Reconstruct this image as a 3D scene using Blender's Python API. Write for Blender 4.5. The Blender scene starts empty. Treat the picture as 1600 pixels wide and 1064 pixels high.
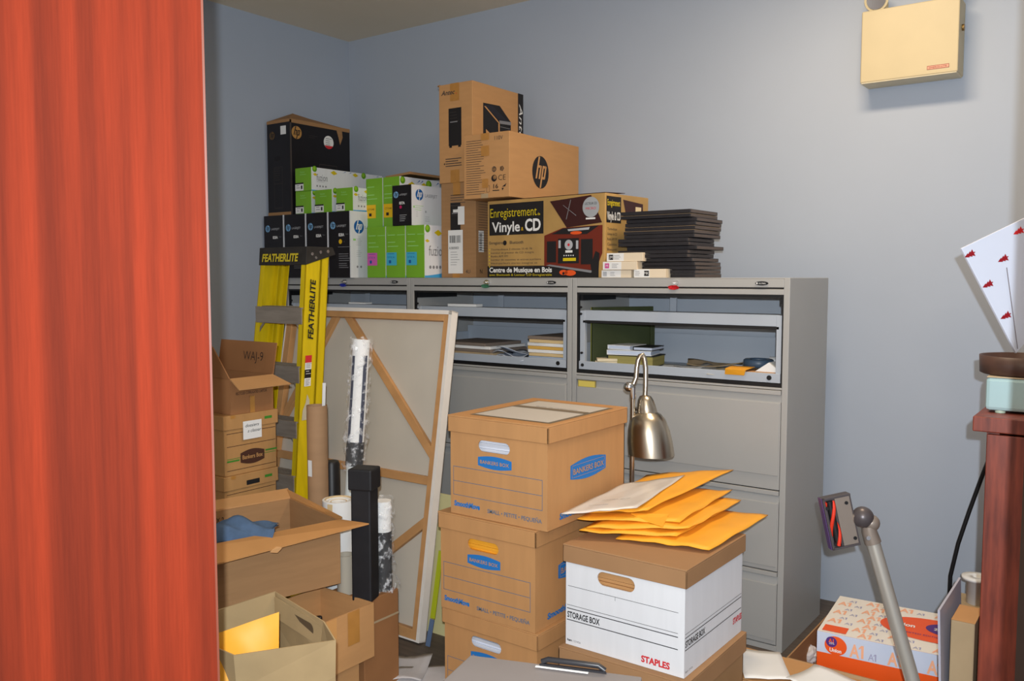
import bpy, bmesh, math, random
from mathutils import Vector, Matrix
random.seed(7)
S = bpy.context.scene
COL = S.collection
# ---------------- camera, world, lights, exposure ----------------
FPX = 1360.0; CAMH = 1.372; YAW = math.radians(36.17); PIT = math.atan(98/FPX)
cd = bpy.data.cameras.new('camera'); cam = bpy.data.objects.new('camera', cd); COL.objects.link(cam)
cam.location = (0, 0, CAMH); cam.rotation_euler = (math.pi/2-PIT, 0, YAW)
cd.sensor_width = 36; cd.lens = FPX/1600*36; cd.clip_start = .02
S.camera = cam
S.view_settings.view_transform = 'Standard'; S.view_settings.look = 'None'
S.view_settings.gamma = 1; S.view_settings.exposure = 0.0
wd = bpy.data.worlds.new('world'); S.world = wd; wd.use_nodes = True
wd.node_tree.nodes['Background'].inputs[0].default_value = (1.0, .90, .80, 1)
wd.node_tree.nodes['Background'].inputs[1].default_value = .62

def light(name, kind, loc, power, color, rot=(0, 0, 0), **kw):
    l = bpy.data.lights.new(name, kind); l.energy = power; l.color = color
    for k, v in kw.items(): setattr(l, k, v)
    o = bpy.data.objects.new(name, l); o.location = loc; o.rotation_euler = rot; COL.objects.link(o)
    return o
FWD = Vector((-math.sin(YAW)*math.cos(PIT), math.cos(YAW)*math.cos(PIT), -math.sin(PIT)))
RT = Vector((math.cos(YAW), math.sin(YAW), 0)); UP = RT.cross(FWD)
# flash of the photographer's camera: just above and behind the lens
light('flash', 'POINT', Vector((0, 0, CAMH)) - FWD*.11 + UP*.085, 245, (.84, .92, 1.0), shadow_soft_size=.012)
# warm ceiling troffer over the right part of the room
light('ceiling_troffer', 'AREA', (-.85, 2.75, 2.76), 24, (1.0, .78, .54), shape='RECTANGLE', size=.5, size_y=.2)
# warm lamp of the corridor behind the photographer
light('corridor_lamp', 'AREA', (.6, -.9, 2.5), 22, (1.0, .78, .55), (math.radians(50), 0, math.radians(25)), shape='RECTANGLE', size=.6, size_y=.6)

# ---------------- photo geometry helpers (author's survey) ----------------
C0 = Vector((0, 0, CAMH))
def ray(x, y): return FWD + RT*((x-800)/FPX) - UP*((y-532)/FPX)
def onz(x, y, z): d = ray(x, y); return C0 + d*((z-CAMH)/d.z)
def ony(x, y, Y): d = ray(x, y); return C0 + d*(Y/d.y)
def onx(x, y, X): d = ray(x, y); return C0 + d*(X/d.x)
def ond(x, y, D): return C0 + ray(x, y)*D

# ---------------- materials ----------------
MATS = {}
def srgb(c):
    return tuple(((v/255)/12.92 if v/255 <= .04045 else ((v/255+.055)/1.055)**2.4) for v in c)
def mat(name, c, rough=.6, metal=0., noise=0., scale=8., stretch=(1, 1, 1), bump=0., c2=None, spec=.4, detail=4, **kw):
    """procedural principled material; colour given as sRGB 0..255"""
    if name in MATS: return MATS[name]
    m = bpy.data.materials.new(name); m.use_nodes = True; nt = m.node_tree; b = nt.nodes['Principled BSDF']
    lc = srgb(c); b.inputs['Base Color'].default_value = (*lc, 1)
    b.inputs['Roughness'].default_value = rough; b.inputs['Metallic'].default_value = metal
    b.inputs['Specular IOR Level'].default_value = spec
    for k, v in kw.items(): b.inputs[k].default_value = v
    if noise or bump or c2:
        tc = nt.nodes.new('ShaderNodeTexCoord'); mp = nt.nodes.new('ShaderNodeMapping')
        mp.inputs['Scale'].default_value = stretch
        nz = nt.nodes.new('ShaderNodeTexNoise'); nz.inputs['Scale'].default_value = scale; nz.inputs['Detail'].default_value = detail
        nt.links.new(tc.outputs['Object'], mp.inputs['Vector']); nt.links.new(mp.outputs['Vector'], nz.inputs['Vector'])
        if noise or c2:
            cr = nt.nodes.new('ShaderNodeValToRGB')
            a = srgb(c2) if c2 else tuple(v*(1-noise) for v in lc)
            d = lc if c2 else tuple(min(1, v*(1+noise)) for v in lc)
            cr.color_ramp.elements[0].color = (*a, 1); cr.color_ramp.elements[1].color = (*d, 1)
            cr.color_ramp.elements[0].position = .35; cr.color_ramp.elements[1].position = .65
            nt.links.new(nz.outputs['Fac'], cr.inputs['Fac']); nt.links.new(cr.outputs['Color'], b.inputs['Base Color'])
        if bump:
            bp = nt.nodes.new('ShaderNodeBump'); bp.inputs['Strength'].default_value = bump; bp.inputs['Distance'].default_value = .002
            nt.links.new(nz.outputs['Fac'], bp.inputs['Height']); nt.links.new(bp.outputs['Normal'], b.inputs['Normal'])
    MATS[name] = m; return m
KRAFT = mat('kraft cardboard', (184, 138, 90), .75, noise=.035, scale=6, stretch=(1, 1, 14), bump=.15, spec=.2)
KRAFTO = mat('warm kraft cardboard', (190, 143, 94), .7, noise=.03, scale=5, stretch=(2, 2, 10), bump=.1, spec=.25)
KRAFTD = mat('dull kraft cardboard', (160, 122, 84), .8, noise=.04, scale=9, stretch=(1, 1, 9), bump=.15, spec=.2)
KRAFTP = mat('pale kraft cardboard', (172, 150, 118), .8, noise=.06, scale=7, bump=.1, spec=.2)
TAPE = mat('packing tape', (178, 126, 62), .3, noise=.05, scale=30, spec=.5)
GREY = mat('grey enamelled steel', (166, 165, 162), .42, noise=.02, scale=3, spec=.4)
GREYIN = mat('grey steel inside', (170, 178, 188), .5, noise=.03, scale=5)
BLACK = mat('black plastic', (22, 22, 24), .45, noise=.1, scale=20)
BLKCARD = mat('black printed card', (24, 21, 25), .4, noise=.1, scale=12)
WHITE = mat('white paper', (228, 228, 226), .7, noise=.02, scale=8)
WCARD = mat('white corrugated card', (222, 224, 228), .6, noise=.02, scale=5, stretch=(9, 9, 1), bump=.1)
GREEN = mat('green printed card', (120, 176, 44), .45, noise=.05, scale=6)
BLUEPR = mat('blue ink', (34, 116, 190), .6)
BLUELN = mat('grey blue ink', (96, 112, 132), .7)
INK = mat('black ink', (26, 24, 26), .6)
REDINK = mat('red ink', (206, 44, 52), .6)
CHROME = mat('chrome', (215, 215, 215), .15, 1.)
YEL = mat('yellow fibreglass', (214, 186, 10), .42, noise=.07, scale=14, stretch=(3, 3, .6), bump=.1)
ALU = mat('scuffed aluminium', (150, 140, 128), .45, .3, noise=.12, scale=16, stretch=(.5, 4, 4))
WOOD = mat('pine stretcher wood', (190, 142, 92), .6, noise=.09, scale=6, stretch=(2, 2, 2), bump=.1)
CANV = mat('raw canvas back', (196, 188, 174), .9, noise=.03, scale=4, bump=.05)
CANVW = mat('primed canvas edge', (222, 216, 208), .8, noise=.03, scale=12)
MANILA = mat('golden bubble mailer paper', (240, 168, 46), .5, noise=.04, scale=9, bump=.15)
def M(name, c, rough=.6, **k): return mat(name, c, rough, **k)

# ---------------- mesh builder ----------------
class MB:
    def __init__(s): s.v = []; s.f = []; s.m = []; s.mats = []; s.sm = []
    def mi(s, m):
        if m not in s.mats: s.mats.append(m)
        return s.mats.index(m)
    def add(s, vs, fs, m, T=None, smooth=False):
        o = len(s.v)
        for p in vs:
            p = Vector(p); s.v.append(T @ p if T else p)
        k = s.mi(m)
        for f in fs: s.f.append([o+i for i in f]); s.m.append(k); s.sm.append(smooth)
        return s
    def box(s, x0, x1, y0, y1, z0, z1, m, T=None):
        vs = [(x, y, z) for z in (z0, z1) for y in (y0, y1) for x in (x0, x1)]
        return s.add(vs, [(0, 2, 3, 1), (4, 5, 7, 6), (0, 1, 5, 4), (1, 3, 7, 5), (3, 2, 6, 7), (2, 0, 4, 6)], m, T)
    def quad(s, a, b, c, d, m, T=None): return s.add([a, b, c, d], [(0, 1, 2, 3)], m, T)
    def slab(s, pts, off, m, T=None):
        """polygon given by 3D points extruded by vector off"""
        n = len(pts); off = Vector(off); vs = [Vector(p) for p in pts] + [Vector(p)+off for p in pts]
        fs = [tuple(range(n))[::-1], tuple(range(n, 2*n))] + [(i, (i+1) % n, n+(i+1) % n, n+i) for i in range(n)]
        return s.add(vs, fs, m, T)
    def tube(s, path, r, m, n=14, cap=True, T=None, smooth=True):
        """tube along a path; r a number or list"""
        P = [Vector(p) for p in path]; k = len(P); R = r if isinstance(r, (list, tuple)) else [r]*k
        vs = []; ref = None
        for i, p in enumerate(P):
            t = (P[min(i+1, k-1)]-P[max(i-1, 0)])
            if t.length < 1e-9: t = P[-1]-P[0]
            t.normalize()
            if ref is None: ref = Vector((1, 0, 0)) if abs(t.x) < .8 else Vector((0, 1, 0))
            u = (ref - t*ref.dot(t)).normalized(); w = t.cross(u); ref = u
            vs += [p + (u*math.cos(a)+w*math.sin(a))*R[i] for a in [2*math.pi*j/n for j in range(n)]]
        fs = [(i*n+j, i*n+(j+1) % n, (i+1)*n+(j+1) % n, (i+1)*n+j) for i in range(k-1) for j in range(n)]
        s.add(vs, fs, m, T, smooth)
        if cap:
            s.add(vs[:n], [tuple(range(n))[::-1]], m, T); s.add(vs[-n:], [tuple(range(n))], m, T)
        return s
    def lathe(s, prof, m, n=32, T=None, smooth=True):
        vs = [(r*math.cos(2*math.pi*j/n), r*math.sin(2*math.pi*j/n), z) for r, z in prof for j in range(n)]
        fs = [(i*n+j, i*n+(j+1) % n, (i+1)*n+(j+1) % n, (i+1)*n+j) for i in range(len(prof)-1) for j in range(n)]
        return s.add(vs, fs, m, T, smooth)
    def build(s, name, parent=None, bevel=0, loc=None, rz=0):
        me = bpy.data.meshes.new(name); me.from_pydata([tuple(v) for v in s.v], [], s.f)
        for m in s.mats: me.materials.append(m)
        for p, k, sm in zip(me.polygons, s.m, s.sm): p.material_index = k; p.use_smooth = sm
        me.update()
        o = bpy.data.objects.new(name, me); COL.objects.link(o)
        if parent is not None: o.parent = parent
        if loc is not None: o.location = loc
        o.rotation_euler.z = rz
        if bevel:
            md = o.modifiers.new('bevel', 'BEVEL'); md.width = bevel; md.segments = 2; md.limit_method = 'ANGLE'; md.angle_limit = math.radians(50)
        return o
def bld(mb, name, parent=None, bevel=0, **k): return mb.build(name, parent, bevel, **k)
def thing(name, label, cat, loc=(0, 0, 0), rz=0, group=None):
    o = bpy.data.objects.new(name, None); COL.objects.link(o); o.empty_display_size = .05
    o.location = loc; o.rotation_euler.z = rz
    return tag(o, label, cat, group)
def tag(o, label, cat, group=None):
    o['label'] = label; o['category'] = cat
    if group: o['group'] = group
    return o
def struct(mb, name, **k):
    o = mb.build(name, **k); o['kind'] = 'structure'; return o

# ---------------- lettering ----------------
_tc = {}
def text_geo(s, bold=0.0, shear=0.0):
    k = (s, bold, shear)
    if k in _tc: return _tc[k]
    cu = bpy.data.curves.new('t', 'FONT'); cu.body = s; cu.size = 1; cu.offset = bold; cu.shear = shear; cu.resolution_u = 3
    o = bpy.data.objects.new('t', cu); COL.objects.link(o)
    dg = bpy.context.evaluated_depsgraph_get(); dg.update()
    me = bpy.data.meshes.new_from_object(o.evaluated_get(dg))
    vs = [(v.co.x, v.co.y) for v in me.vertices]; fs = [tuple(p.vertices) for p in me.polygons]
    bpy.data.objects.remove(o); bpy.data.meshes.remove(me); bpy.data.curves.remove(cu)
    _tc[k] = (vs, fs); return _tc[k]
class Face:
    """draws print on a flat face: origin o, unit axes u (right) and v (up), small lift n"""
    def __init__(s, mb, o, u, v, lift=.0006):
        s.mb = mb; s.o = Vector(o); s.u = Vector(u).normalized(); s.v = Vector(v).normalized(); s.n = s.u.cross(s.v); s.l = lift
    def P(s, a, b, k=1): return s.o + s.u*a + s.v*b + s.n*(s.l*k)
    def poly(s, pts, m, k=1):
        n = len(pts); s.mb.add([s.P(a, b, k) for a, b in pts], [tuple(range(n))], m); return s
    def rect(s, a0, b0, a1, b1, m, k=1): return s.poly([(a0, b0), (a1, b0), (a1, b1), (a0, b1)], m, k)
    def frame(s, a0, b0, a1, b1, t, m, k=1):
        s.rect(a0, b0, a1, b0+t, m, k); s.rect(a0, b1-t, a1, b1, m, k); s.rect(a0, b0, a0+t, b1, m, k); s.rect(a1-t, b0, a1, b1, m, k); return s
    def disc(s, a, b, r, m, k=2, n=28, ry=None):
        ry = ry or r
        return s.poly([(a+r*math.cos(2*math.pi*i/n), b+ry*math.sin(2*math.pi*i/n)) for i in range(n)], m, k)
    def text(s, t, a, b, h, m, width=None, center=False, bold=0., shear=0., rot=0., k=2):
        vs, fs = text_geo(t, bold, shear)
        if not vs: return s
        x0 = min(v[0] for v in vs); x1 = max(v[0] for v in vs)
        sy = h/.72; sx = sy if width is None else width/(x1-x0)
        w = (x1-x0)*sx; ca, sa = math.cos(rot), math.sin(rot); out = []
        for x, y in vs:
            X = (x-x0)*sx - (w/2 if center else 0); Y = y*sy
            out.append(s.P(a+X*ca-Y*sa, b+X*sa+Y*ca, k))
        s.mb.add(out, fs, m); return s
    def lines(s, a, b, w, n, dy, m, h=.0018, k=2):
        for i in range(n): s.rect(a, b-i*dy, a+w*(.6+.4*random.random()), b-i*dy+h, m, k)
        return s
    def hp(s, a, b, r, disc, let, k=2, ry=None):
        ry = ry or r; s.disc(a, b, r, disc, k, ry=ry); sl = .28
        def q(x0, x1, y0, y1):
            s.poly([(a+r*(x0+sl*y0), b+ry*y0), (a+r*(x1+sl*y0), b+ry*y0), (a+r*(x1+sl*y1), b+ry*y1), (a+r*(x0+sl*y1), b+ry*y1)], let, k+1)
        q(-.52, -.34, -.42, .95); q(-.34, -.06, .27, .42); q(-.15, .03, -.42, .40)
        q(.13, .30, -.97, .42); q(.30, .54, .27, .42); q(.45, .62, -.40, .40); q(.30, .54, -.42, -.27)
        return s
def faces(mb, w, d, h, lift=.0006):
    """front (-Y), right (+X) and top of a carton whose base centre is the origin"""
    return (Face(mb, (-w/2, -d/2, 0), (1, 0, 0), (0, 0, 1), lift), Face(mb, (w/2, -d/2, 0), (0, 1, 0), (0, 0, 1), lift),
            Face(mb, (-w/2, -d/2, h), (1, 0, 0), (0, 1, 0), lift))
def base_from_corner(nx, ny, w, d, rz=0):
    """centre of a box whose front right corner stands at nx, ny"""
    c, s = math.cos(rz), math.sin(rz); x, y = -w/2, d/2
    return nx + c*x - s*y, ny + s*x + c*y
def carton(name, label, cat, corner, z, w, d, h, m, rz=0, group=None, bevel=.0025):
    cx, cy = base_from_corner(corner[0], corner[1], w, d, rz)
    t = thing(name, label, cat, (cx, cy, z), rz, group)
    b = MB().box(-w/2, w/2, -d/2, d/2, 0, h, m).build('carton_body', t, bevel)
    mb = MB(); F, R, T = faces(mb, w, d, h)
    return t, mb, F, R, T
# ---------------- room shell ----------------
YB = 3.72; XL = -3.93; ZC = 2.78; XR = .62
WALL = mat('blue grey wall paint', (166, 175, 188), .75, noise=.012, scale=2.5, bump=.03, spec=.25)
CEIL = mat('ceiling paint', (226, 212, 190), .85, noise=.01, scale=3, spec=.2)
FLOORM = mat('dark taupe floor boards', (84, 74, 66), .55, noise=.18, scale=5, stretch=(1, 9, 1), bump=.1)
struct(MB().box(XL-.1, XR+.1, YB, YB+.1, 0, ZC, WALL), 'wall_back')
struct(MB().box(XL-.1, XL, -.3, YB, 0, ZC, WALL), 'wall_left')
struct(MB().box(XR, XR+.1, .9, YB, 0, ZC, WALL), 'wall_right')
struct(MB().box(XL-.1, XR+.1, -.3, YB+.1, ZC, ZC+.1, CEIL), 'ceiling')
struct(MB().box(XL-.1, XR+.1, -.6, YB+.1, -.1, 0, FLOORM), 'floor')
# mahogany door in front on the left, standing open
MAHOG = bpy.data.materials.new('mahogany veneer'); MAHOG.use_nodes = True
nt = MAHOG.node_tree; b = nt.nodes['Principled BSDF']; b.inputs['Roughness'].default_value = .75; b.inputs['Specular IOR Level'].default_value = .12
tc = nt.nodes.new('ShaderNodeTexCoord'); mp = nt.nodes.new('ShaderNodeMapping'); mp.inputs['Scale'].default_value = (15, 15, .22)
nz = nt.nodes.new('ShaderNodeTexNoise'); nz.inputs['Scale'].default_value = 2.2; nz.inputs['Detail'].default_value = 3; nz.inputs['Roughness'].default_value = .45
cr = nt.nodes.new('ShaderNodeValToRGB'); e = cr.color_ramp.elements
e[0].position = .34; e[0].color = (*srgb((108, 38, 21)), 1); e[1].position = .66; e[1].color = (*srgb((142, 50, 26)), 1)
mp2 = nt.nodes.new('ShaderNodeMapping'); mp2.inputs['Scale'].default_value = (160, 160, 6)
nz2 = nt.nodes.new('ShaderNodeTexNoise'); nz2.inputs['Scale'].default_value = 2; nz2.inputs['Detail'].default_value = 5
mx = nt.nodes.new('ShaderNodeMixRGB'); mx.blend_type = 'MULTIPLY'; mx.inputs['Fac'].default_value = .35
L = nt.links.new
L(tc.outputs['Object'], mp.inputs['Vector']); L(mp.outputs['Vector'], nz.inputs['Vector']); L(nz.outputs['Fac'], cr.inputs['Fac'])
L(tc.outputs['Object'], mp2.inputs['Vector']); L(mp2.outputs['Vector'], nz2.inputs['Vector'])
L(cr.outputs['Color'], mx.inputs['Color1']); L(nz2.outputs['Fac'], mx.inputs['Color2']); L(mx.outputs['Color'], b.inputs['Base Color'])
DE = Vector((-1.235, .852, 0)); da = math.radians(235)
dd = Vector((math.cos(da), math.sin(da), 0)); dn = Vector((-dd.y, dd.x, 0))
Td = Matrix.Translation(DE) @ Matrix.Rotation(da, 4, 'Z')
dm = MB().box(0, .9, -.042, 0, .01, 2.75, MAHOG)
o = struct(dm, 'door_1', loc=DE, rz=da)
k = MB().box(-.0035, 0, -.041, -.001, .01, 2.75, M('door edge banding', (120, 62, 44), .5)).build('edge_banding', o)
# jamb on the right of the doorway, just outside the view
JP = ond(1608, 532, 1.3)
struct(MB().box(0, .035, -.06, 0, 0, 2.78, M('painted door frame', (40, 28, 22), .5)), 'trim_1', loc=(JP.x, JP.y, 0), rz=YAW)

# ---------------- filing cabinets ----------------
YF = 3.083; CW = .914; CD = .457; CH = 1.372
def make_cabinet(i, label, tagm, has_label_holder=False):
    x1 = -1.029 - i*CW; t = thing('filing_cabinet', label, 'filing cabinet', (x1-CW, YF, 0), 0, None)
    g = .0015; W = CW-g
    b = MB()
    b.box(g, .022, 0, CD, 0, CH, GREY); b.box(W-.022, W, 0, CD, 0, CH, GREY)
    b.box(.022, W-.022, CD-.004, CD, 0, CH-.004, GREYIN)
    b.box(.022, W-.022, 0, CD-.004, CH-.004, CH, GREY)
    b.box(.022, W-.022, .0, .02, 1.337, CH-.004, GREY)
    b.box(.022, W-.022, .004, .02, 1.331, 1.337, BLACK)
    b.box(.022, W-.022, 0, .02, 1.311, 1.331, GREY)
    b.box(.022, W-.022, 0, CD-.004, .968, .976, GREY)       # floor of the open bay
    b.box(.022, W-.022, .03, .045, .02, .968, BLACK)        # black sheet imitating shade in the gaps round the drawer fronts
    b.box(.022, W-.022, 0, .03, 0, .02, GREY)
    b.build('cabinet_body', t, .0015)
    r = MB()                                                  # black runners and a dark gap strip round the opening
    r.box(.022, W-.022, .003, .016, 1.302, 1.311, BLACK)
    r.box(.022, .030, .004, .016, .99, 1.302, BLACK); r.box(W-.028, W-.022, .004, .016, .99, 1.302, BLACK)
    r.box(.022, .040, .02, .30, 1.278, 1.302, BLACK); r.box(W-.040, W-.022, .02, .30, 1.278, 1.302, BLACK)
    r.box(.022, W-.022, .003, .02, .976, .990, BLACK)  # black strip imitating the shade in the gap below the tray lip
    r.build('runner_and_gap_strip', t)
    # pull-out tray
    s = MB()
    s.box(.045, W-.04, .015, .03, 1.196, 1.236, GREYIN)       # hanging bar
    s.box(.045, W-.04, .02, .11, 1.234, 1.238, GREYIN)
    s.box(.045, W-.04, .012, .03, 1.185, 1.196, BLACK)
    s.box(.032, .055, .012, .03, 1.0, 1.236, GREYIN); s.box(W-.05, W-.03, .012, .03, 1.0, 1.236, GREYIN)
    s.box(.032, W-.03, .006, .40, .998, 1.004, GREYIN); s.box(.032, W-.03, .004, .012, .992, 1.026, GREYIN)
    s.box(.032, .038, .03, .40, 1.004, 1.10, GREYIN); s.box(.032, W-.03, .395, .40, 1.004, 1.13, GREYIN)
    s.tube([(W-.07, .004, 1.010), (W-.07, .001, 1.010)], .009, BLACK, 12); s.tube([(.05, .004, 1.010), (.05, .001, 1.010)], .007, BLACK, 12)
    s.box(.30, .33, .30, .31, 1.2, 1.29, GREYIN)
    s.build('pull_out_tray', t, .001)
    for xx, zz in ((.038, 1.25), (.038, 1.222), (.043, 1.06)):
        MB().tube([(xx, .012, zz), (xx, .004, zz)], .005, BLACK, 8).build('screw', t)
    for z0, z1 in ((.602, .966), (.300, .598), (.024, .296)):
        d = MB()
        d.box(.024, W-.024, -.004, .012, z1-.016, z1, GREY)       # lip
        d.box(.024, W-.024, .012, .02, z1-.05, z1-.016, GREY)    # recess back
        d.add([(.024, .013, z1-.017), (W-.024, .013, z1-.017), (W-.024, .001, z1-.044), (.024, .001, z1-.044)], [(0, 1, 2, 3)], GREY)
        d.box(.024, W-.024, 0, .02, z0, z1-.044, GREY)
        lo = z0+.052 if z0 > .5 else z0+.016
        d.box(.028, W-.028, -.0035, .0, lo, z1-.046, GREY)
        d.build('drawer', t, .0012)
    lk = MB().tube([(.47, .004, 1.352), (.47, -.012, 1.352)], .012, CHROME, 16).tube([(.47, -.012, 1.352), (.47, -.03, 1.352)], .003, CHROME, 8)
    lo_ = lk.build('lock', t)
    MB().add([(.47+.02*math.cos(a)*1.2, -.02-.004*math.sin(3*a), 1.335+.009*math.sin(a)) for a in [j*math.pi/5 for j in range(10)]], [tuple(range(10))], tagm).slab([(.452, -.022, 1.328), (.49, -.02, 1.33), (.486, -.024, 1.342), (.456, -.018, 1.343)], (0, .002, 0), tagm).build('key_tag', lo_)
    bd = MB(); n = 20
    bd.tube([(0, .001, 0), (0, -.004, 0)], .012, BLACK, n, T=Matrix.Translation((.81, 0, 1.352)) @ Matrix.Diagonal((2.0, 1, .62, 1)))
    f = Face(bd, (.81, -.004, 1.352), (1, 0, 0), (0, 0, 1), .0004)
    f.text('GLOBAL', .003, -.0025, .005, WHITE, center=True); f.disc(-.017, 0, .003, WHITE, 2)
    bd.build('maker_badge', t)
    if has_label_holder:
        h = MB().box(.032, .118, -.003, .002, .917, .948, M('brass label frame', (150, 136, 80), .5)).box(.036, .114, -.004, -.002, .921, .944, M('yellow label card', (216, 196, 96), .7))
        h.build('label_holder', t)
    return t
make_cabinet(0, 'grey steel lateral filing cabinet at the right end of the row, red key tag', M('red plastic', (190, 30, 36), .4), True)
make_cabinet(1, 'grey lateral filing cabinet in the middle of the row, behind the archive boxes', M('green plastic', (60, 110, 84), .4))
make_cabinet(2, 'grey lateral filing cabinet at the left end of the row, behind the yellow ladder', M('blue plastic', (30, 44, 150), .4))

# ---------------- contents of the open bays ----------------
ZS = 1.0045
def slab_item(name, label, cat, x, y, z, w, d, h, m, rz=0, group=None, edge=None, bevel=.001):
    mb = MB().box(-w/2, w/2, -d/2, d/2, 0, h, m)
    if edge: mb.box(-w/2+.002, w/2+.0004, -d/2-.0004, d/2-.002, h*.15, h*.85, edge)
    o = mb.build(name, None, bevel, loc=(x, y, z), rz=rz); return tag(o, label, cat, group)
def sheet(name, label, x, y, z, w, d, m, rz=0, curl=.01, seed=0, tilt=0, n=8):
    """a curled paper sheet"""
    rnd = random.Random(seed); px, py = rnd.uniform(1, 3), rnd.uniform(1, 3); vs = []; th = .0012
    for s_ in (1, 0):
        for j in range(n+1):
            for i in range(n+1):
                u, v = i/n, j/n
                hgt = curl*(.5+.5*math.sin(px*u*3+py*v*2+seed))*(abs(u-.5)*1.4+abs(v-.5)) + tilt*u
                vs.append(((u-.5)*w, (v-.5)*d, hgt + th*s_))
    N = (n+1)*(n+1); fs = []
    for j in range(n):
        for i in range(n):
            a = j*(n+1)+i; fs.append((a, a+1, a+n+2, a+n+1)); fs.append((N+a, N+a+n+1, N+a+n+2, N+a+1))
    for i in range(n):
        fs.append((i+1, i, N+i, N+i+1)); a = n*(n+1)+i; fs.append((a, a+1, N+a+1, N+a))
        a = i*(n+1); fs.append((a, a+n+1, N+a+n+1, N+a)); a = i*(n+1)+n; fs.append((a+n+1, a, N+a, N+a+n+1))
    o = MB().add(vs, fs, m, None, True).build(name, loc=(x, y, z), rz=rz); return tag(o, label, 'paper')
X3 = -1.029-CW; X2 = X3-CW; X1 = X2-CW
DKG = M('dark green folder card', (58, 66, 38), .6, noise=.1); OLV = M('olive folder edge', (140, 140, 40), .6)
g = MB().box(0, .018, 0, .30, 0, .245, DKG).box(-.001, .003, -.001, .01, 0, .245, OLV).box(.003, .03, .28, .30, 0, .2, DKG)
tag(g.build('hanging_folder', None, .001, loc=(X3+.062, YF+.05, ZS), rz=-.5), 'dark green hanging folder standing at the left of the right cabinet bay', 'folder')
BLKB = M('black book cloth', (26, 28, 26), .6); PAGE = M('olive page block', (150, 140, 80), .8, noise=.1, scale=3, stretch=(1, 1, 90))
def book(label, x, y, z, w, d, h, cover, page, rz):
    t = thing('book', label, 'book', (x, y, z), rz, None)
    MB().box(-w/2, w/2, -d/2, d/2, 0, .003, cover).box(-w/2, w/2, -d/2, d/2, h-.003, h, cover).box(-w/2, -w/2+.003, -d/2, d/2, 0, h, cover).build('cover', t, .0008)
    MB().box(-w/2+.003, w/2-.004, -d/2+.004, d/2-.004, .003, h-.003, page).build('pages', t)
    return t
bx = X3+.235; by = YF+.13
book('thick black book with olive page edges lying flat in the right cabinet bay', bx, by, ZS+.006, .20, .15, .045, BLKB, PAGE, .12)
BLUEW = M('pale blue paper block', (196, 206, 224), .6, noise=.05, scale=3, stretch=(1, 1, 80))
book('pale blue paperback directly on the thick black book', bx-.01, by-.005, ZS+.0515, .19, .14, .02, WHITE, BLUEW, .2)
book('upper pale blue booklet at the left of the small book pile', bx-.045, by, ZS+.072, .11, .13, .018, WHITE, BLUEW, -.05)
book('upper pale blue booklet at the right of the small book pile', bx+.055, by, ZS+.072, .085, .13, .016, BLKB, BLUEW, .1)
tag(MB().tube([(0, 0, .018), (.1, .12, .018)], .017, M('cream paper', (214, 200, 170), .8)).build('paper_roll', loc=(X3+.075, YF+.06, ZS+.045), rz=1.2), 'short cream paper roll lying left of the black book', 'roll')
for j in range(3):
    slab_item('folder', ['lowest', 'middle', 'uppermost'][j]+' cream folder leaning at the left of the books, under the paper roll', 'folder', X3+.095+.004*j, YF+.11, ZS+.012*j, .09, .19, .011, M('cream folder', (206, 194, 166), .8, noise=.06), rz=.5+.05*j)
tag(MB().box(-.13, .1, -.004, .004, 0, .004, BLKB).box(-.1, .11, -.02, .06, .001, .005, WHITE).build('note_pad', loc=(X3+.24, YF+.045, ZS)), 'white pad with black edge in front of the black book', 'note pad')
sheet('paper_sheet', 'loose white sheet lying right of the book pile in the right bay', X3+.42, YF+.12, ZS+.001, .2, .19, WHITE, .1, .012, 1)
sheet('paper_sheet', 'grey printed sheet in the middle of the right bay', X3+.55, YF+.15, ZS+.004, .2, .2, M('grey paper', (170, 168, 164), .8, noise=.08, scale=14), -.3, .012, 2)
sheet('paper_sheet', 'folded kraft sheet behind the middle of the right bay', X3+.52, YF+.27, ZS+.010, .22, .14, KRAFTP, .4, .018, 3)
sheet('paper_sheet', 'cream sheet beneath the blue tape roll', X3+.70, YF+.12, ZS+.002, .24, .2, M('cream paper', (214, 200, 170), .8), .2, .01, 4)
tag(MB().lathe([(.05, 0), (.056, .004), (.056, .026), (.05, .03), (.034, .03), (.032, .026), (.032, .004), (.034, 0), (.05, 0)], M('slate blue tape', (58, 78, 100), .4)).build('tape_roll', loc=(X3+.755, YF+.13, ZS+.03)), 'slate blue tape roll in the right cabinet bay', 'tape')
tag(MB().tube([(-.07, 0, .028), (.07, .02, .028)], .028, WHITE, 20).build('paper_roll', loc=(X3+.83, YF+.24, ZS+.005)), 'white paper roll behind the blue tape roll', 'roll')
slab_item('envelope', 'tan envelope at the right end of the right bay under the tent of white paper', 'envelope', X3+.80, YF+.08, ZS+.014, .14, .12, .008, KRAFTO, .05)
tag(MB().slab([(0, 0, 0), (.075, .0, 0), (.083, -.008, .02), (.006, -.012, .022)], (0, .002, .0005), MANILA).slab([(0.006, -.012, .022), (.083, -.008, .02), (.09, .07, .026), (.0, .07, .026)], (0, 0, .0015), MANILA).build('orange_slip', loc=(X3+.675, YF-.001, ZS+.008)), 'orange paper slip hanging over the front lip of the right bay', 'paper')
tag(MB().slab([(0, 0, 0), (.10, 0, .0), (.05, 0, .035)], (0, .08, 0), WHITE).build('folded_card', loc=(X3+.78, YF+.03, ZS+.023)), 'white folded card standing like a tent on the tan envelope', 'paper')
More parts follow.
